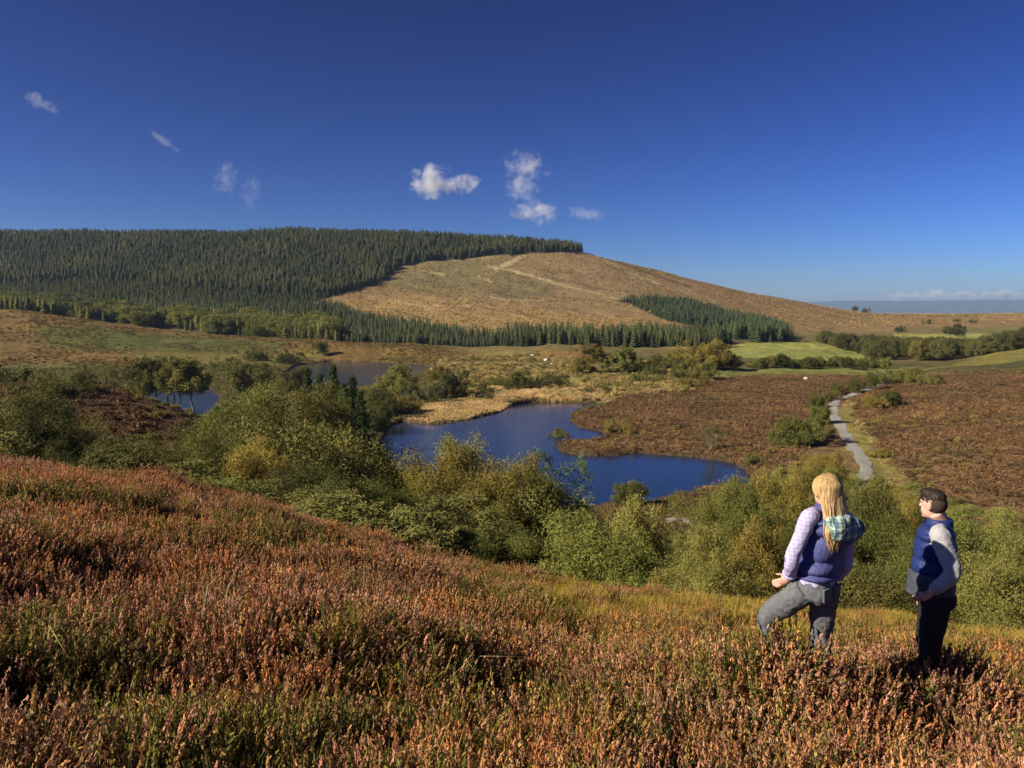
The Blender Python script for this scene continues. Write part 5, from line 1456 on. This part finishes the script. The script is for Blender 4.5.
# ------------------------------------------------------------------ far hills on the horizon, the air, the clouds
def far_hills():
    xs = np.linspace(-9000, 21000, 260); V = []
    ys = np.linspace(0, 1, 14)
    for t in ys:
        for x in xs:
            prof = 250 + 130 * (fbm(np.array([x / 2600.]), np.array([3.3]), 5, 4)[0] - .5)
            y = 15500 + 4200 * t + 900 * (fbm(np.array([x / 3000.]), np.array([9.1]), 8, 2)[0] - .5)
            z = -70 + prof * math.sin(math.pi * min(t * .9 + .02, 1)) ** .8 * (.92 + .16 * fbm(np.array([x / 500.]), np.array([t * 5]), 12, 3)[0])
            V.append((x, y, z))
    n = len(xs)
    F = [(i * n + j, i * n + j + 1, (i + 1) * n + j + 1, (i + 1) * n + j) for i in range(len(ys) - 1) for j in range(n - 1)]
    o = obj('far_hills', mesh_np('far_hills', V, [F], plain_material('far_hill_grass', (.03, .045, .04), (.05, .06, .045), .002), True))
    tag(o, kind='structure')
far_hills()

def haze():
    bm = bmesh.new(); bmesh.ops.create_cube(bm, size=1)
    me = bpy.data.meshes.new('haze'); bm.to_mesh(me); bm.free()
    o = obj('haze', me)
    z0, z1 = -110, 300
    o.location = (0, 12000, (z0 + z1) / 2); o.scale = (140000, 26500, z1 - z0)
    m = bpy.data.materials.new('haze_air'); n = nodes_of(m)
    v = N(n, 'ShaderNodeVolumePrincipled'); v.inputs['Color'].default_value = (.50, .69, 1, 1); v.inputs['Density'].default_value = 6e-5; v.inputs['Anisotropy'].default_value = .2
    out = N(n, 'ShaderNodeOutputMaterial'); n.links.new(v.outputs[0], out.inputs['Volume'])
    me.materials.append(m); tag(o, kind='stuff')
HAZE = True
if HAZE: haze()

def cloud(px, row, wpx, hpx, dist, dens, label, seed, cut=.46, puff=2.2, rot=0, flat=1.0):
    y = dist; z = HC - float(slope_of_row(row)) * y
    d = y * CP - (z - HC) * SP
    x = (px - 512) / FPX * d
    me = bpy.data.meshes.new('cloud'); bm = bmesh.new()
    bmesh.ops.create_icosphere(bm, subdivisions=3, radius=1); bm.to_mesh(me); bm.free()
    o = obj('cloud', me); o.location = (x, y, z); o.rotation_euler = (0, math.radians(rot), 0)
    sx, sz = wpx / FPX * d / 2, hpx / FPX * d / 2
    o.scale = (sx, max(sz, min(sx, sz * 2)) * .8, sz)
    m = bpy.data.materials.new('cloud_vapour'); n = nodes_of(m)
    tc = N(n, 'ShaderNodeTexCoord').outputs['Object']
    mp = N(n, 'ShaderNodeMapping'); mp.inputs['Location'].default_value = (seed * 3.7, seed * 1.3, 0); mp.inputs['Scale'].default_value = (sx / max(sx, sz) * puff, puff * .8, sz / max(sx, sz) * puff)
    n.links.new(tc, mp.inputs['Vector'])
    nz = noise(n, 1.0, 7, .62, mp.outputs[0])
    ln = N(n, 'ShaderNodeVectorMath', operation='LENGTH'); n.links.new(tc, ln.inputs[0])
    a = N(n, 'ShaderNodeMath', operation='MULTIPLY'); n.links.new(ln.outputs['Value'], a.inputs[0]); n.links.new(ln.outputs['Value'], a.inputs[1])
    b = N(n, 'ShaderNodeMath', operation='MULTIPLY_ADD'); n.links.new(a.outputs[0], b.inputs[0]); b.inputs[1].default_value = -.26; n.links.new(nz, b.inputs[2])
    c = N(n, 'ShaderNodeMapRange'); n.links.new(b.outputs[0], c.inputs[0]); c.inputs[1].default_value = cut; c.inputs[2].default_value = cut + .30; c.inputs[3].default_value = 0; c.inputs[4].default_value = dens / (sz * 2)
    v = N(n, 'ShaderNodeVolumePrincipled'); v.inputs['Color'].default_value = (1, 1, 1, 1); v.inputs['Anisotropy'].default_value = .0
    n.links.new(c.outputs[0], v.inputs['Density'])
    out = N(n, 'ShaderNodeOutputMaterial'); n.links.new(v.outputs[0], out.inputs['Volume'])
    me.materials.append(m)
    tag(o, label, 'cloud', 'small clouds over the hill')
    return o
cloud(434, 182, 60, 42, 4200, 7, 'brightest small puffy cloud above the dark forest ridge', 1, .38, 2.4)
cloud(466, 184, 40, 30, 4200, 4, 'small puff joined to the right of the brightest cloud', 2, .40, 2.4)
cloud(526, 166, 62, 42, 4400, 2.2, 'ragged upper cloud of the pair above the end of the forest', 3, .40, 2.6)
cloud(522, 188, 50, 44, 4400, 2.0, 'thin veil of cloud between the ragged upper one and the lower one', 4, .40, 2.6)
cloud(536, 213, 62, 30, 4300, 2.8, 'lower white cloud above the end of the forest', 5, .40, 2.6)
cloud(588, 213, 56, 18, 4600, 1.2, 'faint flat cloud wisp right of the lower white cloud', 6, .40, 2.2)
cloud(226, 178, 34, 52, 4300, 1.5, 'thin upright cloud wisp on the left above the forest', 7, .42, 2.8, 18)
cloud(250, 190, 34, 60, 4300, 1.0, 'faint broken wisp beside the thin upright one', 8, .44, 2.8, 12)
cloud(40, 102, 46, 22, 3800, .8, 'small slanting cloud streak at the upper left', 9, .40, 2.6, 24)
cloud(165, 142, 54, 12, 3900, .8, 'narrow slanting streak of cloud left of centre', 10, .40, 2.2, 36)
for k_, (a_, w_, h_) in enumerate(((905, 50, 12), (935, 44, 17), (962, 46, 12), (1000, 64, 12))):
    cloud(a_, 296 - k_ % 2, w_, h_, 24800, 8, ['leftmost low white cloud on the far blue hills', 'puffiest low cloud on the far blue hills', 'small low cloud right of the puffiest on the far hills', 'low cloud at the right end of the far hills'][k_], 11 + k_, .40, 2.6)
